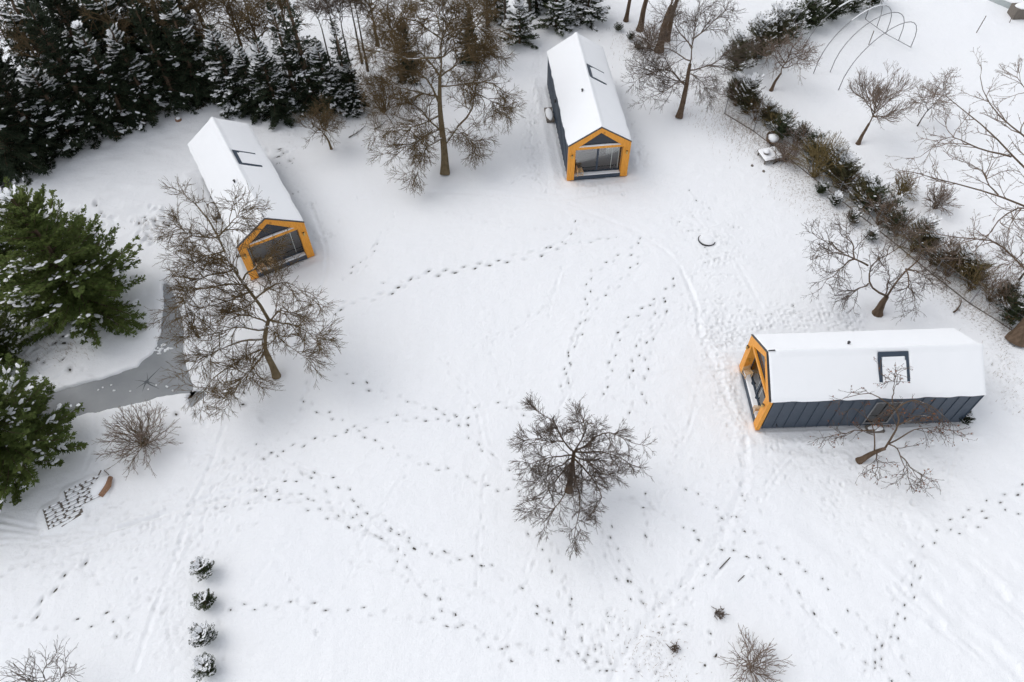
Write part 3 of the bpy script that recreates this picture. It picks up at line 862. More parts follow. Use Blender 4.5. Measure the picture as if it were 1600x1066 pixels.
    MB().dome((px_ - 0.3, 6.3, 0.141), 0.24, 0.68, 0.09, 16, 3, 0.06, rg).build('step_snow', M['snow'], st, smooth=True)
    lp = MB().tube([(px_ - 0.11, 5.3, 1.75), (px_ - 0.11, 5.3, 1.95)], 0.05, 12).build('wall_lamp', M['dark_trim'], H)
    MB().box(px_ - 0.09, px_ - 0.04, 5.27, 5.33, 1.82, 1.88).build('bracket', M['dark_trim'], lp)
    return H

M['dim_glass'] = glass_material('dim_glass', 0.1, (0.5, 0.5, 0.52))
M['gable_glass'] = metal_material('gable_glass', (0.025, 0.03, 0.04), (0.03, 0.036, 0.046), 0.12)
LAB = ['cabin with orange timber gable behind the bare tree on the left', 'cabin with orange timber gable at the top centre beside the dark trees',
       'cabin lying crosswise at the right with long dark side wall facing us']
CABINS = []
for k, (x, y, a) in enumerate(HOUSES):
    CABINS.append(cabin((x, y, 0), a, LAB[k], k))
    # settle the relief round the walls
    i, j = win(x - 12, x + 12, y - 12, y + 12)
    dx, dy = XX[i, j] - x, YY[i, j] - y
    lx = dx * math.cos(a) + dy * math.sin(a); ly = -dx * math.sin(a) + dy * math.cos(a)
    inside = (np.abs(lx) < HW + 0.05) & (ly > -0.02) & (ly < L + 0.02)
    e = np.maximum(np.abs(lx) - HW, np.maximum(-ly, ly - L))
    f = np.clip(1 - e / 0.8, 0, 1)
    Z[i, j] = Z[i, j] * (1 - 0.6 * f) - 0.05 * f + 0.05 * np.exp(-((e - 0.75) / 0.25) ** 2)
    Z[i, j] = np.where(inside, -0.12, Z[i, j])

# wooden slatted chairs on the porches
def crate_chair(h, lx, ly, rz, label, sc=1.0):
    x, y, a = HOUSES[h]
    q = (x + lx * math.cos(a) - ly * math.sin(a), y + lx * math.sin(a) + ly * math.cos(a), 0.25)
    t = empty('wooden_chair', q, a + rz, sc * 0.8)
    tag(t, label, 'chair', 'slatted wooden porch chairs')
    w = 0.22
    for sx in (-1, 1):
        for sy in (-1, 1):
            hh = 0.72 if sy > 0 else 0.42
            MB().box(sx * w - 0.02, sx * w + 0.02, sy * w - 0.02, sy * w + 0.02, 0, hh).build('leg', M['pale_wood'], t)
    for k in range(5):
        yy = -0.2 + k * 0.1
        MB().box(-w - 0.022, w + 0.022, yy - 0.035, yy + 0.035, 0.405 if abs(yy) < 0.19 else 0.421, 0.427 if abs(yy) < 0.19 else 0.44).build('seat_slat', M['pale_wood'], t)
    for z in (0.5, 0.6, 0.69):
        MB().box(-w - 0.01, w + 0.01, w - 0.042, w - 0.022, z - 0.03, z + 0.03).build('back_slat', M['pale_wood'], t)
    for sx in (-1, 1):
        MB().box(sx * w - 0.015, sx * w + 0.015, -w + 0.021, w - 0.021, 0.1, 0.14).build('stretcher', M['pale_wood'], t)
    return t
crate_chair(2, -1.1, 0.1, 1.9, 'pale slatted wooden chair at the far end of the crosswise cabin porch')
crate_chair(2, 0.98, 0.13, -1.7, 'low pale slatted wooden chair at the near end of the crosswise cabin porch', 0.8)
crate_chair(0, -1.08, 0.12, 1.8, 'slatted wooden chair in the porch corner of the left cabin, nearer its left post')
crate_chair(0, -0.5, 0.13, 0.2, 'slatted wooden chair nearer the door middle in the left cabin porch', 0.9)
crate_chair(1, -1.08, 0.13, 1.7, 'pale slatted wooden chair in the porch of the top centre cabin')

# ------------------------------------------------------------------ pond ice
def flat_poly(name, poly, z, mat, kind=None, label=None, thick=0.05, grow=0.5):
    w = pxline(poly)
    c = w.mean(0)
    b = MB().prism([tuple(p) for p in w], z - thick, z, 'z')
    o = b.build(name, mat)
    return o
def grow_poly(poly, g):
    w = pxline(poly)
    n = len(w); out = []
    for k in range(n):
        a, b, c = w[k - 1], w[k], w[(k + 1) % n]
        t = (c - a); t /= np.linalg.norm(t)
        nrm = np.array([t[1], -t[0]])
        out.append(b + nrm * g)
    return out
def orient(w):
    w = np.array(w)
    a = np.sum(w[:, 0] * np.roll(w[:, 1], -1) - np.roll(w[:, 0], -1) * w[:, 1])
    return w if a > 0 else w[::-1]
for poly, lab in ((POND, 'frozen grey pond'), (POND2, 'small frozen puddle beside the pond')):
    sgn = 1 if np.allclose(orient(pxline(poly)), pxline(poly)) else -1
    w = grow_poly(poly, 0.3 * sgn)
    w = orient(w)
    pond = MB().prism([tuple(p) for p in w], ICE_Z - 0.05, ICE_Z, 'z').build('pond' if poly is POND else 'puddle', M['ice'])
    tag(pond, lab, kind='structure')
    if poly is POND:
        c = P(229, 597, ICE_Z)
        b = MB()
        rr = random.Random(4)
        for k in range(7):
            a = k * 0.9 + rr.uniform(-0.3, 0.3); ln = rr.uniform(0.5, 1.1); wd = rr.uniform(0.02, 0.05)
            p0 = c[:2]
            for s_ in range(3):
                p1 = p0 + ln / 3 * np.array([math.cos(a), math.sin(a)]); a += rr.uniform(-0.25, 0.25)
                nn = np.array([-math.sin(a), math.cos(a)]) * wd * (1 - s_ / 3)
                b.add([(*(p0 + nn), ICE_Z + .003), (*(p0 - nn), ICE_Z + .003), (*(p1 - nn * .6), ICE_Z + .003), (*(p1 + nn * .6), ICE_Z + .003)], [(0, 1, 2, 3)])
                p0 = p1
        b.add([(c[0] + 0.12 * math.cos(q), c[1] + 0.11 * math.sin(q), ICE_Z + 0.005) for q in np.arange(7) * 0.9], [tuple(range(7))])
        b.build('ice_crack', M['crack'], pond)
        b = MB()
        for k in range(14):
            q = P(rr.gauss(252, 6), rr.gauss(547, 5), ICE_Z)
            b.dome((q[0], q[1], ICE_Z + 0.004), rr.uniform(.05, .16), rr.uniform(.05, .13), 0.03, 8, 2, .2, rr)
        for k in range(12):
            q = P(rr.uniform(150, 280), rr.uniform(590, 612), ICE_Z)
            b.dome((q[0], q[1], ICE_Z + 0.004), .05, .05, 0.02, 7, 2, .2, rr)
        b.build('ice_snow', M['snow'], pond, smooth=True)

# ------------------------------------------------------------------ tubes in bulk, bare trees
def tubes(groups, sides):
    """groups: list of (pts (m,n,3), rad (m,n)) -> vertices, quads"""
    Vs, Fs, base = [], [], 0
    ca = np.cos(2 * np.pi * np.arange(sides) / sides); sa = np.sin(2 * np.pi * np.arange(sides) / sides)
    for pts, rad in groups:
        m_, n_ = rad.shape
        T_ = np.gradient(pts, axis=1); T_ /= np.linalg.norm(T_, axis=2, keepdims=True) + 1e-9
        ref = np.array([0.37, 0.61, 0.7]); ref /= np.linalg.norm(ref)
        U = np.cross(T_, ref); U /= np.linalg.norm(U, axis=2, keepdims=True) + 1e-9
        W_ = np.cross(T_, U)
        V = pts[:, :, None] + rad[:, :, None, None] * (U[:, :, None] * ca[:, None] + W_[:, :, None] * sa[:, None])
        Vs.append(V.reshape(-1, 3))
        idx = base + np.arange(m_ * n_ * sides).reshape(m_, n_, sides)
        a = idx[:, :-1]; b = idx[:, 1:]
        F = np.stack([a, np.roll(a, -1, 2), np.roll(b, -1, 2), b], -1).reshape(-1, 4)
        Fs.append(F); base += m_ * n_ * sides
    return np.concatenate(Vs), np.concatenate(Fs)

def resample(pts, n, gn=0.0, rng=None):
    pts = np.array(pts, float)
    d = np.r_[0, np.cumsum(np.linalg.norm(np.diff(pts, axis=0), axis=1))]
    t = np.linspace(0, d[-1], n)
    # smooth corner rounding through two passes
    q = np.stack([np.interp(t, d, pts[:, k]) for k in range(3)], 1)
    q = smooth(q, 1)
    if gn and rng is not None:
        w = rng.normal(0, gn, (n, 3)); w[0] = 0
        q = q + smooth(w, 1)
    return q

def grow(pts, rad, m_, tmin, lens, ang, gnarl, trop, n_, r0, r1, rng, taper_t=0.45, rmin=0.006):
    """children for a batch of branches; pts (b,n,3), rad (b,n)"""
    b_, n0 = rad.shape
    pi_ = np.repeat(np.arange(b_), m_)
    c = len(pi_)
    t = tmin + (1 - tmin) * rng.random(c) ** 0.85
    t[::m_] = 0.995                               # one shoot continues from the tip
    f = t * (n0 - 1); i0 = np.minimum(f.astype(int), n0 - 2); w = (f - i0)[:, None]
    p0 = pts[pi_, i0] * (1 - w) + pts[pi_, i0 + 1] * w
    tg = pts[pi_, i0 + 1] - pts[pi_, i0]; tg /= np.linalg.norm(tg, axis=1, keepdims=True) + 1e-9
    pr = rad[pi_, i0] * (1 - w[:, 0]) + rad[pi_, i0 + 1] * w[:, 0]
    rv = rng.normal(0, 1, (c, 3)); rv -= (rv * tg).sum(1, keepdims=True) * tg; rv /= np.linalg.norm(rv, axis=1, keepdims=True)
    a = np.radians(rng.uniform(ang[0], ang[1], c)); a[::m_] *= 0.35
    d = tg * np.cos(a)[:, None] + rv * np.sin(a)[:, None]
    ln = rng.uniform(lens[0], lens[1], c) * (1 - taper_t * t)
    out = np.zeros((c, n_, 3)); out[:, 0] = p0
    st = (ln / (n_ - 1))[:, None]
    curl = rng.normal(0, gnarl * 0.5, (c, 3))
    for k in range(1, n_):
        d = d + rng.normal(0, gnarl, (c, 3)) + curl
        d[:, 2] += trop * (k / n_ if trop < 0 else 1.0)
        d /= np.linalg.norm(d, axis=1, keepdims=True)
        out[:, k] = out[:, k - 1] + d * st
    ra = np.minimum(r0 * rng.uniform(0.75, 1.2, c), pr * 0.85 + 0.002)
    R = ra[:, None] * (1 - (1 - r1 / r0) * np.linspace(0, 1, n_)[None])
    # keep twigs out of the ground
    out[:, :, 2] = np.maximum(out[:, :, 2], 0.05)
    return out, np.maximum(R, rmin)

TREE_TRIS = [0]
def bare_tree(name, label, trunk, limbs, seed, levels, cat='tree', trunk_mat='bark_grey', twig_mat='twig_dark', r_trunk=0.22, r_limb=0.09,
              group=None, leaves=0, limb_n=10, px=True, snow=None):
    rng = np.random.default_rng(seed)
    cv = (lambda l: [P(*q) for q in l]) if px else (lambda l: [np.array(q, float) for q in l])
    tr = cv(trunk)
    base = tr[0].copy(); base[2] = gz(base[0], base[1]) - 0.10
    if r_trunk > 0.1: dent(base[0], base[1], rng.uniform(0, 3), r_trunk * 4.5, r_trunk * 4, 0.08)
    o = empty(name, base)
    tag(o, label, cat, group)
    tw = resample([base] + tr[1:], 10, 0.012, rng)
    rr = r_trunk * (1 - (0.5 if tw[-1, 2] < 3.5 else 0.6) * np.linspace(0, 1, 10)); rr[0] *= 1.35; rr[1] *= 1.1
    L0 = [(tw, rr)]
    lp = []
    for lb in limbs:
        q = resample(cv(lb), limb_n, 0.07, rng)
        ln = np.linalg.norm(np.diff(q, axis=0), axis=1).sum()
        r0 = min(r_limb * (0.5 + 0.13 * ln), r_trunk * 0.7)
        lp.append((q, np.maximum(r0 * (1 - 0.78 * np.linspace(0, 1, limb_n)), 0.014)))
    # trunk mesh with limbs
    V, F = tubes([(tw[None], rr[None])], 10)
    groups = [(np.stack([a for a, _ in lp]), np.stack([b for _, b in lp]))] if lp else []
    if groups:
        V2, F2 = tubes(groups, 7)
        F = np.concatenate([F, F2 + len(V)]); V = np.concatenate([V, V2])
    V = V - base
    link('trunk', mesh_np('trunk', V, F, 4, True), M[trunk_mat], o)
    cur = groups[0] if groups else (tw[None], rr[None])
    allg = []
    for lv in levels:
        cur = grow(cur[0], cur[1], rng=rng, **lv)
        if lv.get('m_', 0): allg.append(cur)
    big, fine = allg[:1], allg[1:]
    V, F = tubes(big, 4)
    if fine:
        V2, F2 = tubes(fine, 3)
        F = np.concatenate([F, F2 + len(V)]); V = np.concatenate([V, V2])
    TREE_TRIS[0] += 2 * len(F)
    link('crown', mesh_np('crown', V - base, F, 4, False), M[twig_mat], o)
    if leaves:
        tip = cur[0].reshape(-1, 3)
        sel = rng.choice(len(tip), leaves)
        c = tip[sel] + rng.normal(0, 0.02, (leaves, 3))
        u = rng.normal(0, 1, (leaves, 3)); u /= np.linalg.norm(u, axis=1, keepdims=True)
        v = np.cross(u, rng.normal(0, 1, (leaves, 3))); v /= np.linalg.norm(v, axis=1, keepdims=True)
        sz = rng.uniform(0.03, 0.06, (leaves, 1))
        Vl = np.stack([c - u * sz, c + v * sz * 0.55, c + u * sz, c - v * sz * 0.55], 1).reshape(-1, 3)
        lf = link('dry_leaves', mesh_np('dry_leaves', Vl - base, np.arange(len(Vl)).reshape(-1, 4), 4), M['leaf'], o)
        lf['kind'] = 'stuff'
    return o

def lv(m_, tmin, lens, ang, gnarl, trop, n_, r0, r1): return dict(m_=m_, tmin=tmin, lens=lens, ang=ang, gnarl=gnarl, trop=trop, n_=n_, r0=r0, r1=r1)
APPLE = [lv(13, 0.08, (0.9, 2.1), (25, 65), 0.15, 0.02, 8, 0.024, 0.010), lv(8, 0.1, (0.5, 1.25), (20, 55), 0.15, -0.02, 5, 0.0125, 0.0078), lv(5, 0.12, (0.2, 0.6), (20, 52), 0.12, -0.03, 2, 0.0082, 0.0062)]
BACK = [lv(9, 0.1, (0.8, 1.8), (25, 65), 0.17, 0.0, 6, 0.024, 0.011), lv(6, 0.1, (0.5, 1.2), (22, 58), 0.17, -0.03, 4, 0.014, 0.009), lv(4, 0.1, (0.2, 0.6), (22, 55), 0.14, -0.04, 2, 0.011, 0.008)]
SMALL = [lv(13, 0.08, (0.5, 1.2), (25, 65), 0.15, 0.02, 8, 0.021, 0.010), lv(7, 0.1, (0.4, 0.95), (20, 55), 0.15, -0.02, 5, 0.012, 0.0078), lv(6, 0.12, (0.15, 0.45), (20, 52), 0.12, -0.03, 2, 0.0082, 0.0062)]
DENSE = [lv(15, 0.06, (0.9, 2.1), (25, 70), 0.16, 0.0, 8, 0.026, 0.011), lv(10, 0.1, (0.5, 1.35), (22, 60), 0.17, -0.08, 5, 0.0135, 0.0085), lv(6, 0.1, (0.2, 0.65), (20, 58), 0.14, -0.12, 2, 0.0088, 0.0068)]
SPARSE = [lv(8, 0.12, (0.7, 1.6), (28, 70), 0.16, 0.03, 7, 0.021, 0.010), lv(6, 0.15, (0.35, 0.95), (25, 65), 0.17, 0.0, 5, 0.012, 0.008), lv(3, 0.15, (0.15, 0.45), (25, 65), 0.16, 0.0, 2, 0.009, 0.007)]
WISPY = [lv(9, 0.2, (0.8, 1.6), (20, 50), 0.10, 0.10, 7, 0.022, 0.011), lv(6, 0.15, (0.5, 1.1), (15, 45), 0.09, 0.10, 5, 0.013, 0.008), lv(3, 0.2, (0.2, 0.5), (20, 50), 0.12, 0.08, 2, 0.009, 0.007)]
LEAFY = [lv(7, 0.15, (0.6, 1.3), (25, 65), 0.15, 0.0, 7, 0.017, 0.009), lv(5, 0.2, (0.3, 0.8), (25, 60), 0.15, 0.0, 5, 0.0105, 0.0075), lv(2, 0.3, (0.12, 0.35), (25, 60), 0.15, 0.0, 2, 0.0085, 0.007)]
PRUNED = [lv(11, 0.12, (0.7, 1.6), (28, 70), 0.16, 0.0, 8, 0.020, 0.010), lv(6, 0.15, (0.35, 0.9), (22, 60), 0.15, -0.06, 5, 0.0115, 0.008), lv(3, 0.15, (0.12, 0.4), (25, 65), 0.15, -0.06, 2, 0.009, 0.007)]

bare_tree('bare_tree', 'gnarled leafless fruit tree in front of the left cabin, its crown over the porch',
    [(432, 588, 0), (425, 570, .7), (412, 545, 1.6), (414, 520, 2.3), (420, 500, 2.7)],
    [[(420, 500, 2.6), (405, 475, 3.3), (390, 450, 3.8), (365, 420, 4.5), (340, 370, 5.5), (315, 325, 6.3), (292, 305, 6.6)],
     [(420, 500, 2.6), (450, 505, 3.0), (480, 515, 3.2), (505, 535, 3.2)],
     [(415, 515, 2.4), (380, 510, 3), (340, 520, 3.3), (300, 530, 3.5)],
     [(412, 545, 1.6), (395, 575, 2.2), (372, 605, 2.4), (358, 630, 2.3)],
     [(400, 465, 3.5), (430, 440, 4.2), (462, 445, 4.5), (485, 470, 4.4)],
     [(365, 420, 4.4), (325, 430, 4.9), (290, 450, 5.0), (285, 490, 4.7)],
     [(340, 370, 5.4), (365, 345, 6.1), (383, 328, 6.4)],
     [(340, 370, 5.4), (300, 370, 5.8), (272, 342, 6.1)],
     [(395, 455, 3.6), (350, 470, 4.1), (315, 480, 4.3), (290, 500, 4.2)],
     [(412, 545, 1.6), (380, 560, 2.2), (335, 585, 2.7), (320, 615, 2.7)],
     [(418, 510, 2.5), (440, 530, 2.9), (455, 545, 2.9), (478, 560, 2.7)],
     [(380, 437, 4.1), (400, 410, 4.9), (430, 400, 5.2)],
     [(350, 392, 5.0), (320, 400, 5.4), (300, 410, 5.5)],
     [(385, 445, 4.0), (340, 445, 4.6), (305, 452, 4.8), (290, 470, 4.7)],
     [(412, 530, 2.0), (370, 535, 2.6), (330, 550, 3.0), (305, 570, 3.0)],
     [(372, 428, 4.3), (350, 400, 5.0), (318, 385, 5.4)], [(400, 470, 3.4), (365, 490, 3.8), (335, 500, 4.0)], [(418, 505, 2.6), (385, 490, 3.3), (360, 470, 3.8)], [(420, 500, 2.6), (445, 480, 3.4), (470, 490, 3.6)], [(412, 540, 1.8), (400, 560, 2.3), (385, 590, 2.4)]], 1, APPLE, trunk_mat='bark_olive', twig_mat='twig_olive', r_trunk=0.18, r_limb=0.06)
bare_tree('bare_tree', 'tall dense leafless fruit tree with snow lined limbs left of the top cabin',
    [(695, 270, 0), (694, 230, 1.3), (689, 190, 2.6), (686, 150, 3.8), (688, 120, 4.7)],
    [[(688, 120, 4.7), (690, 60, 6.4), (694, 15, 7.6)], [(696, 225, 1.3), (712, 200, 1.9), (738, 176, 2.6), (742, 145, 3.5), (748, 110, 4.5), (760, 80, 5.3)],
     [(690, 205, 2.1), (665, 180, 3), (640, 160, 3.6), (612, 150, 3.9)],
     [(687, 165, 3.4), (672, 125, 4.6), (650, 112, 5.0), (620, 108, 5.2), (588, 95, 5.5)],
     [(688, 120, 4.7), (660, 80, 5.8), (640, 70, 6.1), (610, 50, 6.6)],
     [(688, 120, 4.7), (715, 100, 5.3), (740, 88, 5.7), (772, 90, 5.7)],
     [(687, 135, 4.3), (730, 130, 4.6), (765, 130, 4.7), (790, 140, 4.5)],
     [(690, 60, 6.4), (650, 30, 7.2), (605, 20, 7.4)],
     [(690, 60, 6.4), (730, 40, 7), (772, 50, 6.8)],
     [(690, 200, 2.2), (660, 215, 2.6), (625, 230, 2.7), (605, 240, 2.5)],
     [(692, 215, 1.8), (665, 230, 2.2), (652, 255, 1.9), (645, 272, 1.6)],
     [(712, 200, 1.9), (732, 212, 2.1), (742, 230, 1.8)],
     [(686, 150, 3.8), (650, 145, 4.3), (615, 130, 4.6), (580, 130, 4.6)],
     [(689, 90, 5.5), (640, 95, 6.0), (600, 80, 6.3), (572, 70, 6.3)],
     [(689, 90, 5.5), (720, 70, 6.1), (755, 70, 6.2)],
     [(688, 180, 2.9), (650, 195, 3.3), (615, 200, 3.4), (595, 205, 3.3)],
     [(742, 145, 3.5), (765, 155, 3.7), (785, 170, 3.4)],
     [(690, 50, 6.8), (680, 15, 7.8), (670, -10, 8.2)], [(690, 60, 6.4), (710, 20, 7.5), (720, -5, 8.0)]],
    2, DENSE, trunk_mat='bark_olive', twig_mat='twig_olive', r_trunk=0.24, r_limb=0.06)
bare_tree('bare_tree', 'leafless fruit tree standing alone in the middle of the trodden field',
    [(889, 766, 0), (892, 740, .9), (895, 720, 1.6), (897, 706, 2.1)],
    [[(897, 706, 2.1), (880, 690, 2.8), (868, 665, 3.4), (852, 648, 3.8), (835, 640, 3.9)],
     [(897, 706, 2.1), (920, 690, 2.8), (940, 676, 3.3), (965, 682, 3.4), (990, 690, 3.4)],
     [(897, 706, 2.1), (912, 680, 3.2), (915, 662, 3.7), (905, 645, 4.1)],
     [(896, 712, 1.9), (870, 715, 2.5), (845, 716, 2.8), (825, 726, 2.8)],
     [(897, 706, 2.1), (930, 705, 2.7), (965, 715, 2.9), (995, 735, 2.7)],
     [(895, 720, 1.6), (872, 748, 2.1), (850, 775, 2.2), (832, 796, 2.1)],
     [(895, 720, 1.6), (904, 760, 2.1), (906, 800, 2.0), (900, 838, 1.8)],
     [(895, 720, 1.6), (884, 770, 2.1), (865, 800, 2.1), (850, 818, 1.9)],
     [(895, 715, 1.8), (925, 748, 2.2), (940, 775, 2.2), (932, 800, 2.0)],
     [(896, 710, 2.0), (935, 730, 2.5), (960, 748, 2.5)],
     [(880, 690, 2.8), (850, 690, 3.2), (828, 688, 3.3)],
     [(895, 715, 1.8), (865, 735, 2.3), (838, 752, 2.4)]], 3, SMALL, r_trunk=0.15, r_limb=0.05, trunk_mat='bark_brown')
bare_tree('bare_tree', 'leaning leafless tree with rust brown leaves before the crosswise cabin wall',
    [(1343, 719, 0), (1362, 709, .5), (1383, 700, .9)],
    [[(1366, 706, .6), (1368, 690, 1.1), (1366, 672, 1.7), (1358, 655, 2.2), (1335, 640, 2.7)],
     [(1383, 700, .9), (1390, 690, 1.2), (1402, 665, 2.0), (1400, 640, 2.9), (1385, 622, 3.5), (1360, 613, 3.8), (1322, 618, 3.8)],
     [(1388, 694, 1.05), (1402, 687, 1.2), (1430, 670, 1.7), (1460, 668, 1.8), (1485, 672, 1.8)],
     [(1388, 694, 1.05), (1405, 708, 1.1), (1414, 732, 1.0), (1420, 752, .9)],
     [(1366, 672, 1.7), (1335, 675, 1.9), (1300, 684, 1.9)],
     [(1375, 703, .8), (1368, 728, 1), (1370, 742, 1)],
     [(1400, 640, 2.9), (1430, 625, 3.3), (1450, 630, 3.2), (1475, 650, 2.8)],
     [(1402, 665, 2.0), (1440, 650, 2.5), (1470, 655, 2.5)],
     [(1395, 630, 3.2), (1398, 605, 3.8), (1390, 592, 4.0)],
     [(1406, 712, 1.1), (1435, 740, 1.0), (1450, 748, .9)]], 4, LEAFY, r_trunk=0.15, r_limb=0.042, trunk_mat='bark_brown', twig_mat='twig_dark', leaves=520)
bare_tree('bare_tree', 'low pruned leafless tree with stout trunk behind the crosswise cabin',
    [(1372, 488, 0), (1379, 472, .7), (1386, 463, 1.1)],
    [[(1386, 463, 1.1), (1357, 443, 1.8), (1356, 415, 2.5), (1372, 402, 2.8), (1400, 395, 3.0), (1410, 380, 3.4)],
     [(1356, 415, 2.4), (1335, 405, 2.9), (1315, 393, 3.2), (1290, 392, 3.2), (1268, 405, 3.0)],
     [(1318, 395, 3.2), (1295, 378, 3.5), (1272, 370, 3.5)],
     [(1386, 463, 1.1), (1400, 440, 1.9), (1415, 420, 2.5), (1437, 412, 2.8), (1442, 380, 3.6), (1420, 357, 4.1)],
     [(1415, 420, 2.5), (1440, 425, 2.6), (1455, 440, 2.4)],
     [(1335, 405, 2.9), (1305, 425, 2.6), (1288, 445, 2.4)],
     [(1335, 405, 2.9), (1325, 370, 3.6), (1322, 350, 3.9)],
     [(1357, 443, 1.8), (1335, 455, 1.8), (1325, 468, 1.6)],
     [(1384, 460, 1.2), (1390, 435, 1.9), (1385, 415, 2.4)],
     [(1415, 420, 2.5), (1425, 450, 2.1), (1430, 475, 1.6)]], 5, PRUNED, r_trunk=0.24, r_limb=0.055, trunk_mat='bark_brown', twig_mat='twig_dark')
bare_tree('bare_tree', 'leafless tree with leaning trunk standing right of the top cabin',
    [(1061, 182, 0), (1067, 160, .8), (1073, 130, 1.9), (1078, 100, 3.0)],
    [[(1078, 100, 3.0), (1085, 60, 4.4), (1094, 15, 5.9)], [(1072, 135, 1.8), (1050, 108, 2.7), (1020, 110, 2.9), (992, 125, 2.8)],
     [(1076, 110, 2.7), (1100, 105, 3), (1130, 85, 3.6), (1158, 72, 4.1)],
     [(1078, 95, 3.2), (1040, 75, 3.9), (1012, 80, 4)], [(1085, 60, 4.4), (1118, 32, 5.4), (1138, 12, 5.9)],
     [(1073, 125, 2.0), (1045, 138, 2.2), (1015, 155, 2.0)], [(1082, 75, 4.0), (1060, 45, 4.7), (1045, 25, 5.1)],
     [(1075, 115, 2.5), (1095, 125, 2.6), (1105, 140, 2.4)], [(1072, 130, 1.9), (1035, 120, 2.5), (1005, 105, 2.9)]],
    6, APPLE, r_trunk=0.2, r_limb=0.05, trunk_mat='bark_brown')
bare_tree('bare_tree', 'big spreading walnut like tree with bare forked limbs entering at the right edge',
    [(1588, 532, 0), (1625, 480, 1.8), (1665, 430, 3.3)],
    [[(1640, 458, 2.4), (1600, 420, 3.2), (1560, 372, 4.2), (1500, 374, 4.2), (1440, 362, 4.3)],
     [(1665, 430, 3.3), (1640, 340, 5.2), (1560, 305, 5.8), (1490, 285, 6.1), (1425, 270, 6.2)],
     [(1660, 400, 4.0), (1640, 300, 6.2), (1580, 245, 7.2), (1550, 205, 8.0), (1500, 165, 8.6), (1475, 150, 8.8)],
     [(1640, 300, 6.2), (1620, 230, 7.8), (1560, 180, 8.8), (1535, 140, 9.5), (1530, 118, 9.8)],
     [(1640, 340, 5.2), (1600, 320, 5.7), (1560, 345, 5.2), (1530, 390, 4.4), (1515, 400, 4.2)],
     [(1580, 245, 7.2), (1530, 235, 7.4), (1480, 210, 7.8), (1440, 240, 7.2)],
     [(1640, 300, 6.2), (1640, 220, 8.2), (1610, 150, 9.6), (1590, 120, 10.2)],
     [(1560, 305, 5.8), (1540, 270, 6.5), (1500, 250, 6.8)], [(1665, 430, 3.3), (1620, 380, 4.2), (1590, 400, 3.8), (1570, 430, 3.2)]],
    7, [lv(10, 0.15, (1.0, 2.2), (25, 60), 0.13, 0.06, 7, 0.026, 0.012), lv(6, 0.2, (0.4, 1.1), (22, 55), 0.14, 0.05, 5, 0.014, 0.009), lv(3, 0.4, (0.1, 0.35), (25, 60), 0.16, 0.03, 2, 0.0105, 0.008)],
    r_trunk=0.42, r_limb=0.042, trunk_mat='bark_brown', twig_mat='twig_pale')

def auto_limbs(base_px, H, R, n, seed, up=0.6, stems=1, split=0.25, lean=(0, 0)):
    """limbs that fan out of a vertical trunk into a crown of radius R and height H"""
    rr = random.Random(seed)
    b = P(*base_px)
    tr = [(b[0], b[1], 0), (b[0] + lean[0] * .3, b[1] + lean[1] * .3, H * split * 0.6), (b[0] + lean[0], b[1] + lean[1], H * split)]
    top = (b[0] + lean[0] * 1.6, b[1] + lean[1] * 1.6, H * 0.92)
    out = [[tr[-1], ((tr[-1][0] + top[0]) / 2 + rr.gauss(0, .15), (tr[-1][1] + top[1]) / 2 + rr.gauss(0, .15), H * 0.58), top]]
    for k in range(n - 1):
        a = 2.4 * k + rr.uniform(-0.4, 0.4)
        f = rr.uniform(0.0, 0.65)
        z0 = H * (split + (0.75 - split) * f)
        q = f * 0.9
        s0 = (tr[-1][0] + (top[0] - tr[-1][0]) * q, tr[-1][1] + (top[1] - tr[-1][1]) * q, z0)
        rad = R * rr.uniform(0.6, 1.0) * (1 - 0.45 * f)
        z1 = min(z0 + rad * up * rr.uniform(0.6, 1.3), H)
        out.append([s0, (s0[0] + math.cos(a) * rad * .5, s0[1] + math.sin(a) * rad * .5, z0 + (z1 - z0) * 0.6), (s0[0] + math.cos(a + .2) * rad, s0[1] + math.sin(a + .2) * rad, z1)])
    return tr, out
def auto_tree(label, base_px, H, R, n, seed, levels, name='bare_tree', up=0.6, split=0.25, lean=(0, 0), **kw):
    tr, lb = auto_limbs(base_px, H, R, n, seed, up, split=split, lean=lean)
    return bare_tree(name, label, tr, lb, seed, levels, px=False, **kw)

auto_tree('small leafless tree with upright shoots in the upper right field', (1341, 224), 4.2, 2.2, 9, 21, WISPY, up=1.0, lean=(0.5, 0.6), r_trunk=0.13, r_limb=0.05, trunk_mat='bark_brown', twig_mat='twig_pale')
auto_tree('slim leafless tree beside the tunnel hoops at the upper right', (1205, 140), 3.8, 1.8, 8, 22, SPARSE, lean=(0.5, 0.4), r_trunk=0.12, r_limb=0.05, twig_mat='twig_pale', trunk_mat='bark_brown')
auto_tree('thin sapling right of the small upright tree', (1433, 198), 3.4, 1.0, 6, 23, SPARSE, lean=(0.4, 0.4), r_trunk=0.05, r_limb=0.03, twig_mat='twig_pale', up=1.2)
auto_tree('small forked tree with pale stub at the edge of the spruces', (518, 233), 2.6, 1.5, 7, 24, SPARSE, r_trunk=0.09, r_limb=0.05, split=0.4, lean=(-0.2, 0.1), trunk_mat='bark_olive', twig_mat='twig_olive')
auto_tree('leafless tree reaching in at the lower left corner', (84, 1098), 2.9, 1.25, 7, 25, LEAFY, r_trunk=0.09, r_limb=0.035, split=0.3, lean=(0.1, 0.1))
auto_tree('leafless bushy tree at the right edge behind the hedge', (1590, 440), 3.4, 2.0, 8, 26, WISPY, r_trunk=0.08, r_limb=0.04, twig_mat='twig_pale')
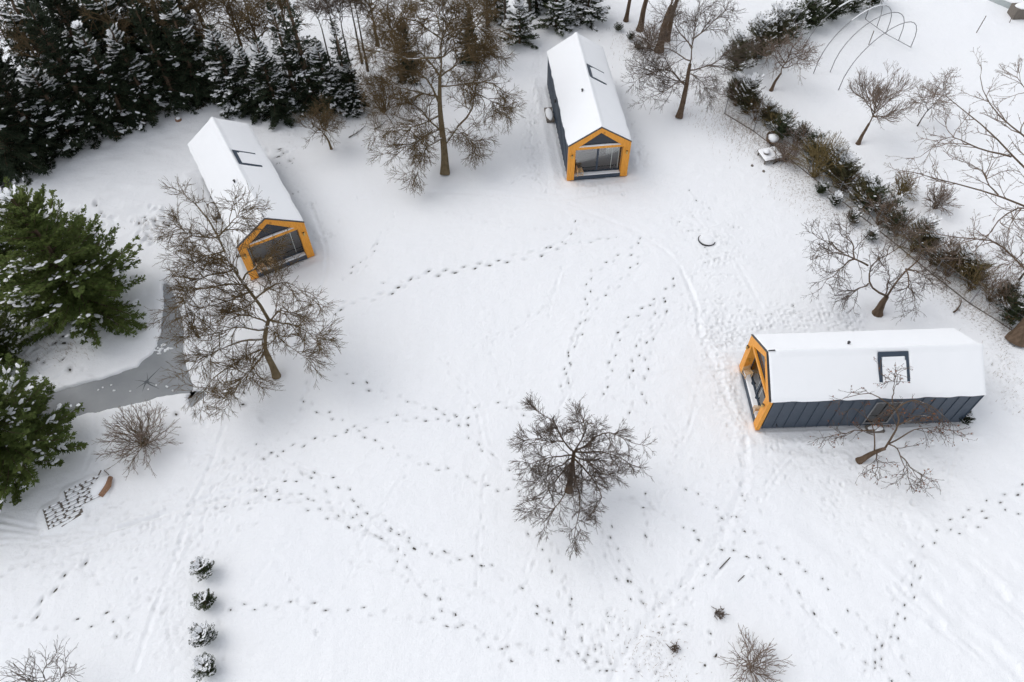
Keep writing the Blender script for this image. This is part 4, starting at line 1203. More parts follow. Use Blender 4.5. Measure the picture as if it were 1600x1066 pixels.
# a line of tall bare trees behind the left and top spruces
for k, (bx, by, H, R, sd, lab) in enumerate([
        (345, 118, 9.0, 2.6, 31, 'olive barked bare tree behind the left cabin, nearest the dark spruce wall'),
        (388, 105, 8.5, 2.4, 32, 'olive barked bare tree behind the left cabin, right of its twin'),
        (425, 130, 9.5, 2.2, 33, 'bare tree with forked crown above the snowy spruces at the top left'),
        (330, 70, 9.0, 2.6, 34, 'bare tree deep in the gap behind the left spruce wall')]):
    auto_tree(lab, (bx, by), H, R, 11, sd, BACK, r_trunk=0.2, r_limb=0.06, trunk_mat='bark_olive', twig_mat='twig_olive', group='bare trees behind the spruces', up=0.9)
for bx, by, H, sd, lab in [(118, 196, 9.0, 301, 'thin bare trunk rising among the front spruces left of the stump'), (232, 160, 9.0, 302, 'thin bare trunk rising among the front spruces right of the stump'), (292, 135, 9.5, 303, 'thin bare trunk rising at the right end of the spruce wall'), (72, 165, 10.0, 304, 'thin bare trunk rising deep among the spruces at the upper left'), (182, 120, 10.0, 305, 'thin bare trunk rising in the middle of the spruce wall')]:
    auto_tree(lab, (bx, by), H, 1.3, 9, sd, SPARSE[:2], r_trunk=0.12, r_limb=0.045, split=0.45, group='bare trunks among the spruces', up=1.1, trunk_mat='bark_olive', twig_mat='twig_olive')
for bx, by, H, R_, sd, lab in [(628, 128, 7.5, 2.6, 35, 'brown bare tree half hidden behind the tall fruit tree on its left'), (742, 92, 6.5, 2.4, 36, 'brown bare tree half hidden behind the tall fruit tree on its right'),
                           (462, 95, 8.5, 2.2, 37, 'bare tree left of the slender upright spruce at the top'), (590, 70, 7.5, 2.2, 38, 'bare tree at the top edge right of the thin pole trees')]:
    auto_tree(lab, (bx, by), H, R_, 11, sd, BACK, r_trunk=0.15, r_limb=0.05, trunk_mat='bark_olive', twig_mat='twig_olive', group='bare trees behind the spruces', up=0.8)
for k, (bx, by, H, sd, lab) in enumerate([
        (525, 140, 9.0, 41, 'thin bare pole tree behind the spruces, leftmost of five'), (538, 125, 9.5, 42, 'thin bare pole tree behind the spruces, second from the left of five'),
        (553, 132, 9.0, 43, 'thin bare pole tree behind the spruces, middle of five'), (566, 100, 8.5, 44, 'thin bare pole tree behind the spruces, fourth from the left of five'), (575, 112, 9.0, 45, 'thin bare pole tree behind the spruces, nearest the tall fruit tree')]):
    auto_tree(lab, (bx, by), H, 0.8, 8, sd, SPARSE[:2], r_trunk=0.085, r_limb=0.03, split=0.5, group='thin pole trees behind the spruces', up=1.4)
for k, (bx, by, H, sd, lab, rt) in enumerate([
        (978, 32, 7.0, 51, 'brown trunked tree right behind the top cabin, first of the trunks', 0.17), (1000, 46, 7.5, 52, 'thick brown trunk right behind the top cabin, second of the trunks', 0.24),
        (1030, 78, 8.0, 53, 'stout leaning brown trunk nearest the leaning tree at the top', 0.3), (1042, 62, 8.5, 54, 'tall brown trunk just behind the stout leaning one at the top', 0.22)]):
    auto_tree(lab, (bx, by), H, 1.8, 8, sd, SPARSE, r_trunk=rt, r_limb=0.06, split=0.4, group='brown trunks at the top edge', up=1.2, trunk_mat='bark_brown', twig_mat='bark_brown', lean=(0.4, 0.3))
for k, (bx, by, sd, lab) in enumerate([(762, 40, 55, 'dark bare trunk at the top edge, left of its neighbour'), (790, 46, 56, 'dark bare trunk at the top edge beside the snowy spruces'), (828, 22, 57, 'dark bare trunk directly behind the top cabin')]):
    auto_tree(lab, (bx, by), 8.0, 1.4, 7, sd, SPARSE[:2], r_trunk=0.13, r_limb=0.05, split=0.5, group='dark trunks at the top edge', up=1.2)

def shrub(label, base_px, H, R, n, seed, levels, mats=('twig_dark', 'twig_dark'), name='bare_shrub', rs=0.02):
    rr = random.Random(seed)
    b = P(*base_px)
    lb = []
    for k in range(n):
        a = 2.39996 * k; q = math.sqrt((k + 0.5) / n)
        rad = R * q * 0.85; z = H * (1 - 0.65 * q * q) * rr.uniform(0.8, 1.05)
        s0 = (b[0] + 0.12 * math.cos(a), b[1] + 0.12 * math.sin(a), 0.02)
        lb.append([s0, (b[0] + math.cos(a) * rad * .4, b[1] + math.sin(a) * rad * .4, z * 0.5), (b[0] + math.cos(a + .1) * rad, b[1] + math.sin(a + .1) * rad, z)])
    tr = [(b[0], b[1], 0), (b[0], b[1], 0.1), (b[0] + .01, b[1], 0.2)]
    return bare_tree(name, label, tr, lb, seed, levels, cat='shrub', trunk_mat=mats[0], twig_mat=mats[1], r_trunk=rs * 4, r_limb=rs, px=False, limb_n=8)
SHR = [lv(6, 0.2, (0.4, 0.95), (15, 45), 0.08, 0.02, 5, 0.012, 0.008), lv(4, 0.2, (0.15, 0.45), (18, 50), 0.1, 0.0, 2, 0.009, 0.007)]
shrub('round many stemmed leafless shrub beside the frozen pond', (226, 694), 1.7, 1.95, 50, 61, SHR, ('bark_olive', 'twig_pale'))
shrub('leafless many stemmed shrub at the bottom edge on the right', (1172, 1043), 1.1, 1.1, 22, 62, SHR, ('twig_pale', 'twig_pale'))
shrub('tiny twiggy shrub poking from the snow near the bottom', (1124, 960), 0.35, 0.35, 16, 63, [lv(4, .2, (.06, .16), (20, 60), .15, 0, 4, .008, .006)], rs=0.012)
shrub('tiny twig tuft on the speckled patch at the bottom', (1053, 1014), 0.3, 0.28, 12, 64, [lv(4, .2, (.06, .14), (20, 60), .15, 0, 4, .008, .006)], rs=0.012)
shrub('yellowish leafless bush growing in the hedge line beside the table', (1272, 276), 3.1, 1.8, 46, 65, SHR, ('twig_yellow', 'twig_yellow'))
shrub('withered pale bush in the hedge gap near the small tree', (1226, 252), 1.2, 1.0, 26, 66, SHR, ('twig_pale', 'twig_pale'))
shrub('brownish bush by the wire fence behind the pruned tree', (1478, 410), 1.5, 1.1, 30, 67, SHR, ('twig_yellow', 'twig_pale'))
shrub('brown thicket under the tall fruit tree', (600, 175), 2.6, 1.8, 44, 68, SHR, ('twig_olive', 'twig_olive'))
shrub('low twiggy thicket at the foot of the brown trunks', (1015, 75), 1.8, 1.4, 34, 69, SHR, ('twig_pale', 'twig_pale'))
shrub('small yellow brown bush right of the hedge', (1405, 305), 1.3, 0.7, 24, 70, SHR, ('twig_yellow', 'twig_yellow'))
shrub('reddish brown bush at the top of the hedge slope', (1460, 325), 1.4, 0.9, 26, 71, SHR, ('bark_brown', 'twig_pale'))
shrub('brown undergrowth at the foot of the dark spruce wall', (300, 150), 1.5, 1.3, 30, 72, SHR, ('twig_olive', 'twig_olive'))
shrub('brown undergrowth at the foot of the spruce wall, further left', (205, 178), 1.3, 1.2, 28, 73, SHR, ('twig_olive', 'twig_olive'))

# ------------------------------------------------------------------ conifers
def conifer_meshes(seed, H, R, nb, droop, twigs, tl, fuzz=0.0, cell=1.1, base_z=0.25, lift=0.15, shape=0.9, snow=0.5, blade=0.05, ragged=0.25):
    rng = np.random.default_rng(seed)
    f = rng.random(nb) ** 1.25
    f = np.sort(f)
    z0 = base_z + (H * 0.97 - base_z) * f
    ln = R * (1 - f) ** shape * rng.uniform(1 - ragged, 1.08, nb) + 0.1 * H / 6
    az = rng.uniform(0, 2 * np.pi, nb)
    up0 = lift + 0.75 * f                                    # upper branches rise
    nS = 7
    t = np.linspace(0, 1, nS)
    dirx, diry = np.cos(az), np.sin(az)
    rad = ln[:, None] * t[None]
    zz = z0[:, None] + ln[:, None] * ((lift + 0.75 * f + rng.normal(0, 0.12, nb))[:, None] * t[None] - droop * (1 - f)[:, None] * t[None] ** 1.6 + 0.12 * t[None] ** 4)
    sway = rng.normal(0, 0.14, (nb, 1)) * t[None] ** 2 * ln[:, None]
    spine = np.stack([dirx[:, None] * rad - diry[:, None] * sway, diry[:, None] * rad + dirx[:, None] * sway, zz], -1)
    # twigs: blades fanning off the spine
    cnt = np.maximum((twigs * ln / R).astype(int), 8)
    bi = np.repeat(np.arange(nb), cnt)
    c = len(bi)
    tt = rng.random(c) ** 0.75
    ff = tt * (nS - 1); i0 = np.minimum(ff.astype(int), nS - 2); w = (ff - i0)[:, None]
    p = spine[bi, i0] * (1 - w) + spine[bi, i0 + 1] * w
    tg = spine[bi, i0 + 1] - spine[bi, i0]; tg /= np.linalg.norm(tg, axis=1, keepdims=True)
    side = np.stack([-tg[:, 1], tg[:, 0], np.zeros(c)], 1); side /= np.linalg.norm(side, axis=1, keepdims=True) + 1e-9
    sg = rng.choice([-1.0, 1.0], c)
    a = np.radians(rng.uniform(12, 62, c))
    d = tg * np.cos(a)[:, None] + side * (np.sin(a) * sg)[:, None]
    d[:, 2] += rng.normal(-0.06, 0.22, c)
    if fuzz: d += rng.normal(0, fuzz, (c, 3))
    d /= np.linalg.norm(d, axis=1, keepdims=True)
    tw_l = tl * rng.uniform(0.5, 1.15, c) * (1.15 - 0.75 * tt) * (0.45 + 0.55 * ln[bi] / R)
    # each twig: three blades (one along it and one each side), so that it reads as a feathery spray
    Vs = []
    for k, (off, sc, ps) in enumerate(((0.0, 1.0, 0.0), (0.6, 0.6, 0.3), (-0.6, 0.6, 0.45), (0.5 * (-1) ** seed, 0.45, 0.68))):
        nrm = np.cross(d, np.array([0, 0, 1.0])); nrm /= np.linalg.norm(nrm, axis=1, keepdims=True) + 1e-9
        dd = d + nrm * off + rng.normal(0, 0.14, (c, 3)); dd /= np.linalg.norm(dd, axis=1, keepdims=True)
        s = p + d * (tw_l * ps)[:, None]
        e = s + dd * (tw_l * sc)[:, None]
        wv = np.cross(dd, rng.normal(0, 0.5, (c, 3)) + np.array([0, 0, 1.0])); wv /= np.linalg.norm(wv, axis=1, keepdims=True) + 1e-9
        mid = (s * 0.55 + e * 0.45)
        bw = blade * rng.uniform(0.7, 1.3, (c, 1))
        Vs.append(np.stack([s, mid + wv * bw, e, mid - wv * bw], 1).reshape(-1, 4, 3))
    V = np.concatenate(Vs).reshape(-1, 3)
    crown = mesh_np('crown', V, np.arange(len(V)).reshape(-1, 4), 4)
    # trunk and branch wood
    tp = np.stack([np.zeros(8), np.zeros(8), np.linspace(-0.05, H * 0.98, 8)], -1)[None]
    V1, F1 = tubes([(tp, (np.linspace(1, 0.08, 8) * 0.028 * H)[None])], 8)
    V2, F2 = tubes([(spine, np.maximum((0.012 + 0.008 * ln)[:, None] * (1 - 0.85 * t)[None], 0.005))], 4)
    trunk = mesh_np('trunk', np.concatenate([V1, V2]), np.concatenate([F1, F2 + len(V1)]), 4, True)
    # snow pads lying on the outer sprays
    npad = int(nb * 22 * snow)
    b = rng.integers(0, nb, npad)
    tt = 0.3 + 0.72 * rng.random(npad) ** 0.7; tt = np.minimum(tt, 1.0)
    ff = tt * (nS - 1); i0 = np.minimum(ff.astype(int), nS - 2); w = (ff - i0)[:, None]
    p = spine[b, i0] * (1 - w) + spine[b, i0 + 1] * w
    tg = spine[b, i0 + 1] - spine[b, i0]; tg /= np.linalg.norm(tg, axis=1, keepdims=True)
    side = np.stack([-tg[:, 1], tg[:, 0], np.zeros(npad)], 1); side /= np.linalg.norm(side, axis=1, keepdims=True) + 1e-9
    lat = rng.normal(0, 0.32, npad) * tl * (1.1 - 0.5 * tt)
    p = p + side * lat[:, None] + np.array([0, 0, 0.04 + 0.14 * tl])
    keepm = VN(p[:, 0] * 1.0 + 50 + seed, p[:, 1] + p[:, 2] * 1.3 + 50, cell) > 0.42 - snow * 1.0
    p, tg, side = p[keepm], tg[keepm], side[keepm]; lat = lat[keepm]
    k_ = len(p)
    yaw = np.sign(lat) * rng.uniform(0.2, 0.8, k_)
    u = tg * np.cos(yaw)[:, None] + side * np.sin(yaw)[:, None]; v = np.cross(np.array([0, 0, 1.0]), u); v /= np.linalg.norm(v, axis=1, keepdims=True) + 1e-9
    la = tl * rng.uniform(0.08, 0.33, (k_, 1)); lb_ = la * rng.uniform(0.3, 0.75, (k_, 1)); hh = rng.uniform(0.25, 0.5, (k_, 1)) * lb_ + 0.012
    q = 7
    ring = []
    for m_ in range(q):
        an = 2 * math.pi * m_ / q
        j = rng.uniform(0.6, 1.3, (k_, 1))
        ring.append(p + u * la * j * math.cos(an) + v * lb_ * j * math.sin(an) - np.array([0, 0, 0.012]))
    top = p + np.array([0, 0, 1.0]) * hh
    V = np.stack(ring + [top], 1).reshape(-1, 3)
    base = (np.arange(k_) * (q + 1))[:, None]
    F = np.concatenate([np.concatenate([base + m_, base + (m_ + 1) % q, base + q], 1) for m_ in range(q)])
    snowm = mesh_np('snow_load', V, F, 3, True)
    return trunk, crown, snowm

CON = {}
def conifer(kind, name, label, px, sc=1.0, rot=0.0, group=None, cat='tree', needle=None, squash=1.0, loc=None, tilt=None):
    tr, cr, sn = CON[kind]
    b = P(*px) if loc is None else np.array(loc)
    b[2] = gz(b[0], b[1]) - 0.02
    o = empty(name, b, rot, (sc, sc, sc * squash))
    if tilt: o.rotation_euler = (tilt[0], tilt[1], rot)
    tag(o, label, cat, group)
    link('trunk', tr, None, o)
    c = link('crown', cr, None, o)
    if needle:
        c.material_slots[0].link = 'OBJECT'; c.material_slots[0].material = M[needle]
    if sn is not None: link('snow_load', sn, None, o)['kind'] = 'stuff'
    return o
def add_kind(kind, needle, bark='bark_brown', **kw):
    t, c, s = conifer_meshes(**kw)
    t.materials.append(M[bark]); c.materials.append(M[needle]); s.materials.append(M['snow'])
    CON[kind] = (t, c, s)
add_kind('spruce_a', 'needle_dark', seed=1, H=9.0, R=2.3, nb=150, droop=0.55, twigs=70, tl=0.75, snow=0.24, blade=0.030)
add_kind('spruce_b', 'needle_dark', seed=2, H=10.0, R=2.5, nb=160, droop=0.65, twigs=70, tl=0.8, snow=0.3, blade=0.030)
add_kind('spruce_c', 'needle_dark', seed=3, H=7.5, R=2.1, nb=130, droop=0.5, twigs=67, tl=0.7, snow=0.46, blade=0.028)
add_kind('thin', 'needle_dark', seed=4, H=7.5, R=1.35, nb=110, droop=0.5, twigs=41, tl=0.5, snow=0.3, blade=0.022)
add_kind('broad', 'needle_green', seed=5, H=7.0, R=3.3, nb=240, droop=0.28, twigs=125, tl=0.6, snow=0.30, blade=0.028, shape=0.7, lift=0.25, ragged=0.35)
add_kind('broad2', 'needle_green', seed=6, H=5.6, R=2.9, nb=220, droop=0.25, twigs=115, tl=0.55, snow=0.28, blade=0.028, shape=0.65, lift=0.25, ragged=0.35)
add_kind('young', 'needle_mid', seed=7, H=2.6, R=1.15, nb=90, droop=0.3, twigs=41, tl=0.36, snow=0.55, blade=0.017, base_z=0.1)
add_kind('hedge', 'needle_mid', seed=8, H=2.2, R=1.25, nb=110, droop=0.1, twigs=46, tl=0.34, fuzz=0.45, cell=0.7, snow=0.62, blade=0.015, base_z=0.1, shape=0.5, lift=0.5, ragged=0.5)
add_kind('hedge2', 'needle_mid', seed=9, H=1.9, R=1.2, nb=100, droop=0.1, twigs=46, tl=0.32, fuzz=0.45, cell=0.6, snow=0.7, blade=0.015, base_z=0.1, shape=0.5, lift=0.55, ragged=0.55)
add_kind('hedge_bare', 'needle_olive', seed=15, H=2.4, R=1.2, nb=120, droop=0.0, twigs=46, tl=0.34, fuzz=0.5, cell=0.7, snow=0.55, blade=0.015, base_z=0.1, shape=0.5, lift=0.6, ragged=0.5)
add_kind('dwarf', 'needle_mid', seed=10, H=0.7, R=0.5, nb=44, droop=-0.05, twigs=35, tl=0.22, cell=0.35, snow=0.62, blade=0.009, base_z=0.05, shape=0.35, lift=0.7)
add_kind('dwarf2', 'needle_mid', seed=12, H=0.65, R=0.5, nb=40, droop=-0.05, twigs=38, tl=0.24, cell=0.3, snow=0.36, blade=0.009, base_z=0.05, shape=0.35, lift=0.7)

WALL = 'dark snow dusted spruces of the upper left wall'
SPR = [  # kind, base px, scale, what singles it out
    ('spruce_b', (28, 262), .95, 'dark spruce at the left edge nearest the concrete block'), ('spruce_a', (78, 240), .9, 'dark snow dusted spruce right behind the concrete block'),
    ('spruce_c', (118, 222), 1.0, 'snowy spruce in the front row of the left wall, third from the edge'), ('spruce_a', (158, 205), .9, 'dark spruce in the front row just left of the cut log'),
    ('spruce_b', (200, 190), .8, 'dark spruce in the front row just right of the cut log'), ('spruce_c', (240, 178), .95, 'spruce in the front row above the snowy stone'),
    ('spruce_a', (278, 165), .8, 'dark spruce in the front row, last but one before the gap'), ('spruce_b', (312, 150), .72, 'dark spruce at the right end of the left wall'),
    ('spruce_b', (10, 205), 1.05, 'dark spruce in the second row at the left edge'), ('spruce_a', (60, 185), 1.05, 'dark spruce in the second row, second from the left edge'),
    ('spruce_b', (110, 170), 1.0, 'dark spruce in the second row, third from the left edge'), ('spruce_a', (165, 150), 1.05, 'dark spruce in the second row behind the cut log'),
    ('spruce_b', (215, 135), 1.0, 'dark spruce in the second row, fifth from the left edge'), ('spruce_a', (262, 120), .95, 'dark spruce in the second row near the gap'),
    ('spruce_c', (300, 110), 1.0, 'dark spruce in the second row right at the gap'),
    ('spruce_a', (130, 110), 1.1, 'dark spruce in the back row of the left wall, left one'), ('spruce_b', (210, 85), 1.05, 'dark spruce in the back row of the left wall, middle one'), ('spruce_a', (275, 65), 1.0, 'dark spruce in the back row of the left wall, right one')]
rr = random.Random(77)
for k_, px_, sc_, lab in SPR:
    conifer(k_, 'spruce_tree', lab, px_, sc_ * rr.uniform(.88, 1.1), rr.uniform(0, 6.28), WALL, squash=rr.uniform(.8, 1.2), tilt=(rr.gauss(0, .05), rr.gauss(0, .05)))
for k_, px_, sc_, lab, nd in [
        ('spruce_c', (372, 165), .8, 'snow laden spruce directly behind the left cabin ridge', None), ('spruce_c', (405, 175), .68, 'snow laden spruce behind the left cabin, right neighbour of the ridge one', None),
        ('spruce_c', (437, 182), .78, 'snow laden spruce at the tip of the bay behind the left cabin', None),
        ('thin', (492, 165), 1.2, 'slender upright spruce above the small forked tree', None), ('spruce_c', (520, 174), .72, 'low dark spruce behind the small forked tree', None),
        ('thin', (468, 165), 1.0, 'slender spruce left of the upright one, half hidden', None), ('thin', (550, 168), .85, 'slender dark spruce below the thin pole trees', None),
        ('spruce_c', (555, 172), .5, 'low dark spruce at the edge of the thicket', None),
        ('spruce_a', (640, 120), .5, 'dark spruce behind the tall fruit tree on its left', None), ('spruce_a', (735, 95), .45, 'dark spruce behind the tall fruit tree on its right', None),
        ('young', (812, 68), 1.3, 'small snowy spruce left of the top cabin', None), ('young', (868, 42), 1.4, 'snowy young spruce behind the top cabin ridge', None), ('young', (918, 30), 1.5, 'dark young spruce behind the top cabin right eave', None),
        ('spruce_c', (775, 30), .6, 'dark snowy spruce at the top edge left of the top cabin', None), ('spruce_c', (838, 14), .65, 'dark snowy spruce at the top edge above the top cabin', None), ('spruce_c', (890, 8), .7, 'dark snowy spruce at the top edge right above the top cabin', None)]:
    conifer(k_, 'spruce_tree', lab, px_, sc_, rr.uniform(0, 6.28), 'spruces along the top edge', needle=nd)
conifer('broad', 'spruce_tree', 'broad bright green conifer left of the frozen pond', (142, 478), 1.15, 0.6)
conifer('broad', 'spruce_tree', 'green conifer at the left edge above the broad bright one', (-10, 425), .95, 2.5)
conifer('broad2', 'spruce_tree', 'green conifer at the left edge below the broad bright one', (-10, 560), .8, 1.1)
conifer('broad2', 'spruce_tree', 'bright green conifer at the left edge beside the pallets', (30, 712), 1.2, 3.9)
conifer('broad2', 'spruce_tree', 'green conifer half out of frame at the left, lowest of them', (-55, 770), .9, 5.1)

HG = 'shrubby evergreens of the hedge'
H1B = [(1150, 165), (1180, 188), (1215, 208), (1245, 232), (1318, 298), (1345, 322), (1372, 350), (1400, 368), (1425, 392), (1455, 412), (1478, 430), (1515, 452), (1545, 470), (1578, 495)]
H1BL = ['at the hedge corner', 'left of the garden table, nearer the corner', 'directly above the garden table', 'between the table and the yellowish bush', 'above the uppermost small bush', 'above the third small bush', 'above the lowest small bush', 'over the crown of the pruned tree', 'right of the crown of the pruned tree', 'by the brownish bush', 'left of the lone sapling', 'above the lone sapling', 'right of the lone sapling', 'next to the thick trunk at the right edge']
for k, (q, lab) in enumerate(zip(H1B, H1BL)):
    shrub('tangled leafless scrub in the hedge ' + lab, q, rr.uniform(1.2, 1.9), rr.uniform(1.0, 1.3), 22, 200 + k, SHR, (('twig_olive', 'twig_pale'), ('twig_pale', 'twig_olive'), ('bark_brown', 'twig_yellow'))[k % 3])['group'] = 'scrub in the hedge'
ORD = ['first', 'second', 'third', 'fourth', 'fifth', 'sixth', 'seventh', 'eighth', 'ninth', 'tenth', 'eleventh', 'twelfth', 'thirteenth', 'fourteenth', 'fifteenth', 'sixteenth', 'seventeenth', 'eighteenth',
       'nineteenth', 'twentieth', 'twenty first', 'twenty second', 'twenty third', 'twenty fourth', 'twenty fifth', 'twenty sixth', 'twenty seventh', 'twenty eighth', 'twenty ninth', 'thirtieth', 'thirty first', 'thirty second']
hl = pxline([(1136, 150), (1165, 174), (1200, 200), (1240, 228), (1298, 280), (1340, 315), (1385, 353), (1440, 398), (1500, 440), (1560, 480), (1600, 508)], 1.05)
for k, q in enumerate(hl):
    q = (q[0] + rr.gauss(.1, .25), q[1] + rr.gauss(.15, .25), 0)
    conifer(('hedge', 'hedge2', 'hedge_bare', 'hedge_bare', 'hedge2', 'hedge_bare')[rr.randrange(6)], 'evergreen_shrub', ORD[k] + ' evergreen shrub of the long hedge counted from the hedge corner', None, rr.uniform(.5, .92), rr.uniform(0, 6.28), HG, 'shrub', loc=q, squash=rr.uniform(.8, 1.1))
H2 = [(1150, 112), (1178, 92), (1205, 75), (1232, 58), (1262, 42), (1295, 30), (1328, 18), (1362, 8)]
H2L = ['lowest', 'second', 'third', 'fourth', 'fifth', 'sixth', 'seventh', 'topmost']
for k, px_ in enumerate(H2):
    conifer(('hedge_bare', 'hedge_bare', 'hedge_bare', 'hedge2', 'hedge', 'hedge', 'hedge2', 'hedge')[k], 'evergreen_shrub', H2L[k] + ' evergreen shrub of the upper hedge counted up from the hedge corner', px_, rr.uniform(.95, 1.2), rr.uniform(0, 6.28), HG, 'shrub', needle=None)
for k, (px_, sc_, lab) in enumerate([((1281, 302), .85, 'small round snowy bush before the hedge, uppermost of four'), ((1302, 320), .9, 'small round snowy bush before the hedge, second from the top'),
        ((1331, 347), .9, 'small round snowy bush before the hedge, third from the top'), ((1358, 374), .85, 'small round snowy bush before the hedge, lowest of four')]):
    conifer('dwarf' if k % 2 else 'dwarf2', 'dwarf_conifer', lab, px_, sc_, rr.uniform(0, 6), 'small bushes in front of the hedge', 'shrub')
for k, (kd, px_, lab) in enumerate([('dwarf', (323, 895), 'snow capped dwarf bush with a stake leaning on it, first in the row of four'), ('dwarf2', (324, 944), 'greenest dwarf bush, second in the row of four at the lower left'),
        ('dwarf', (325, 998), 'snow capped dwarf bush, third in the row of four at the lower left'), ('dwarf', (327, 1047), 'snow capped dwarf bush nearest the bottom edge, last in the row of four')]):
    conifer(kd, 'dwarf_conifer', lab, px_, (1.0, .92, 1.06, 1.0)[k], 1.7 * k + .4, 'row of dwarf bushes at the lower left', 'shrub')
for k, (px_, lab) in enumerate([((985, 62), 'tiny evergreen tuft by the top cabin, middle of three'), ((966, 48), 'tiny evergreen tuft by the top cabin, uppermost of three'), ((997, 78), 'tiny evergreen tuft by the top cabin, lowest of three')]):
    conifer('dwarf2', 'dwarf_conifer', lab, px_, .7, k * 2.0, 'tiny tufts beside the top cabin', 'shrub')

# ------------------------------------------------------------------ fence along the hedge
def fence():
    w = pxline([(1132, 178), (1185, 210), (1250, 262), (1312, 312), (1375, 362), (1440, 415), (1500, 465), (1575, 512), (1640, 560)], 2.4)
    f = empty('wire_fence', (w[0][0], w[0][1], 0))
    tag(f, 'low wire fence with dark kerb boards and posts in front of the hedge', 'fence')
    o0 = np.array([w[0][0], w[0][1], 0])
    post = MB().tube([(0, 0, -0.1), (0, 0, 1.2)], 0.03, 8).mesh('post')
    for k, q in enumerate(w):
        p = link('post', post, M['steel'], f, (q[0] - o0[0], q[1] - o0[1], 0))
        if k < len(w) - 1:
            a = np.array([*q, 0.0]) - o0; c = np.array([*w[k + 1], 0.0]) - o0
            MB().bar(a + (0, 0, 0.02), c + (0, 0, 0.02), 0.02, 0.06).build('kerb_board', M['old_wood'], f)
            for z in (0.45, 0.8, 1.15):
                MB().tube([a + (0, 0, z), (a + c) / 2 + (0, 0, z - 0.02), c + (0, 0, z)], 0.008, 4, False).build('wire', M['steel'], f)
fence()

# ------------------------------------------------------------------ tunnel hoops in the upper right field
def hoops():
    near = [(1262, 62), (1268, 92), (1272, 114), (1297, 112), (1310, 141)]
    near = [(1226, 68), (1250, 92), (1271, 115), (1297, 113), (1310, 141)]
    far = [(1352, 30), (1370, 42), (1384, 53), (1404, 63), (1423, 74)]
    c = P(*near[2])
    t = empty('tunnel_frame', c)
    tag(t, 'bare hoops of a polytunnel frame standing in the upper right snow field', 'greenhouse frame')
    hs_ = [3.6, 3.3, 3.2, 3.0, 3.0]
    for k, (a, b, h) in enumerate(zip(near, far, hs_)):
        A, B = P(*a), P(*b)
        pts = []
        for q in np.linspace(0, math.pi, 17):
            u = 0.5 - 0.5 * math.cos(q)
            z = h * math.sin(q) ** 0.75
            pts.append(A + (B - A) * u + np.array([0, 0, z]) - c)
        hp = MB().tube(pts, 0.028, 7).build('hoop', M['steel'], t, smooth=True)
        if k < 3:
            MB().tube([p + (0, 0, 0.032) for p in pts[6:12]], 0.035 + 0.015 * (2 - k), 6).build('hoop_snow', M['snow'], hp, smooth=True)
    MB().tube([P(*far[0], .3) - c, P(*far[2], .3) - c, P(*far[4], .3) - c], 0.025, 6).build('rail', M['steel'], t)
hoops()
for k, (a, h, lab) in enumerate([((1357, 71), 1.1, 'thin dark stake inside the tunnel hoops'), ((1324, 52), 0, ''), ((1525, 52), 1.3, 'dark leaning stake in the open snow at the upper right'), ((1577, 36), 0.6, 'short dark post near the top right corner')]):
    if h:
        b = P(*a)
        tag(MB().tube([(0, 0, -0.1), (0.12 * (k == 2), 0.05, h)], 0.03, 7).build('stake', M['old_wood'], None, (b[0], b[1], 0)), lab, 'stake')
# low wall line in the top right corner
a, b = P(1545, 0), P(1590, 18)
w = MB().bar((0, 0, 0.2), (*(b - a)[:2], 0.2), 0.25, 0.45).build('low_wall', M['concrete'], None, a)
tag(w, 'low grey wall with a snow cap in the top right corner', 'wall')
MB().bar((0, 0, 0.46), (*(b - a)[:2], 0.46), 0.22, 0.06).build('wall_snow', M['snow'], w)
a = P(1592, 25)
bx_ = MB().box(-0.7, 0.9, -0.5, 0.5, 0, 0.75).build('compost_box', M['old_wood'], None, a, bevel=0.02)
tag(bx_, 'grey wooden box at the end of the low wall, top right', 'box')
MB().dome((0.1, 0, 0.751), 0.78, 0.48, 0.12, 14, 3, .05, rr).build('box_snow', M['snow'], bx_, smooth=True)

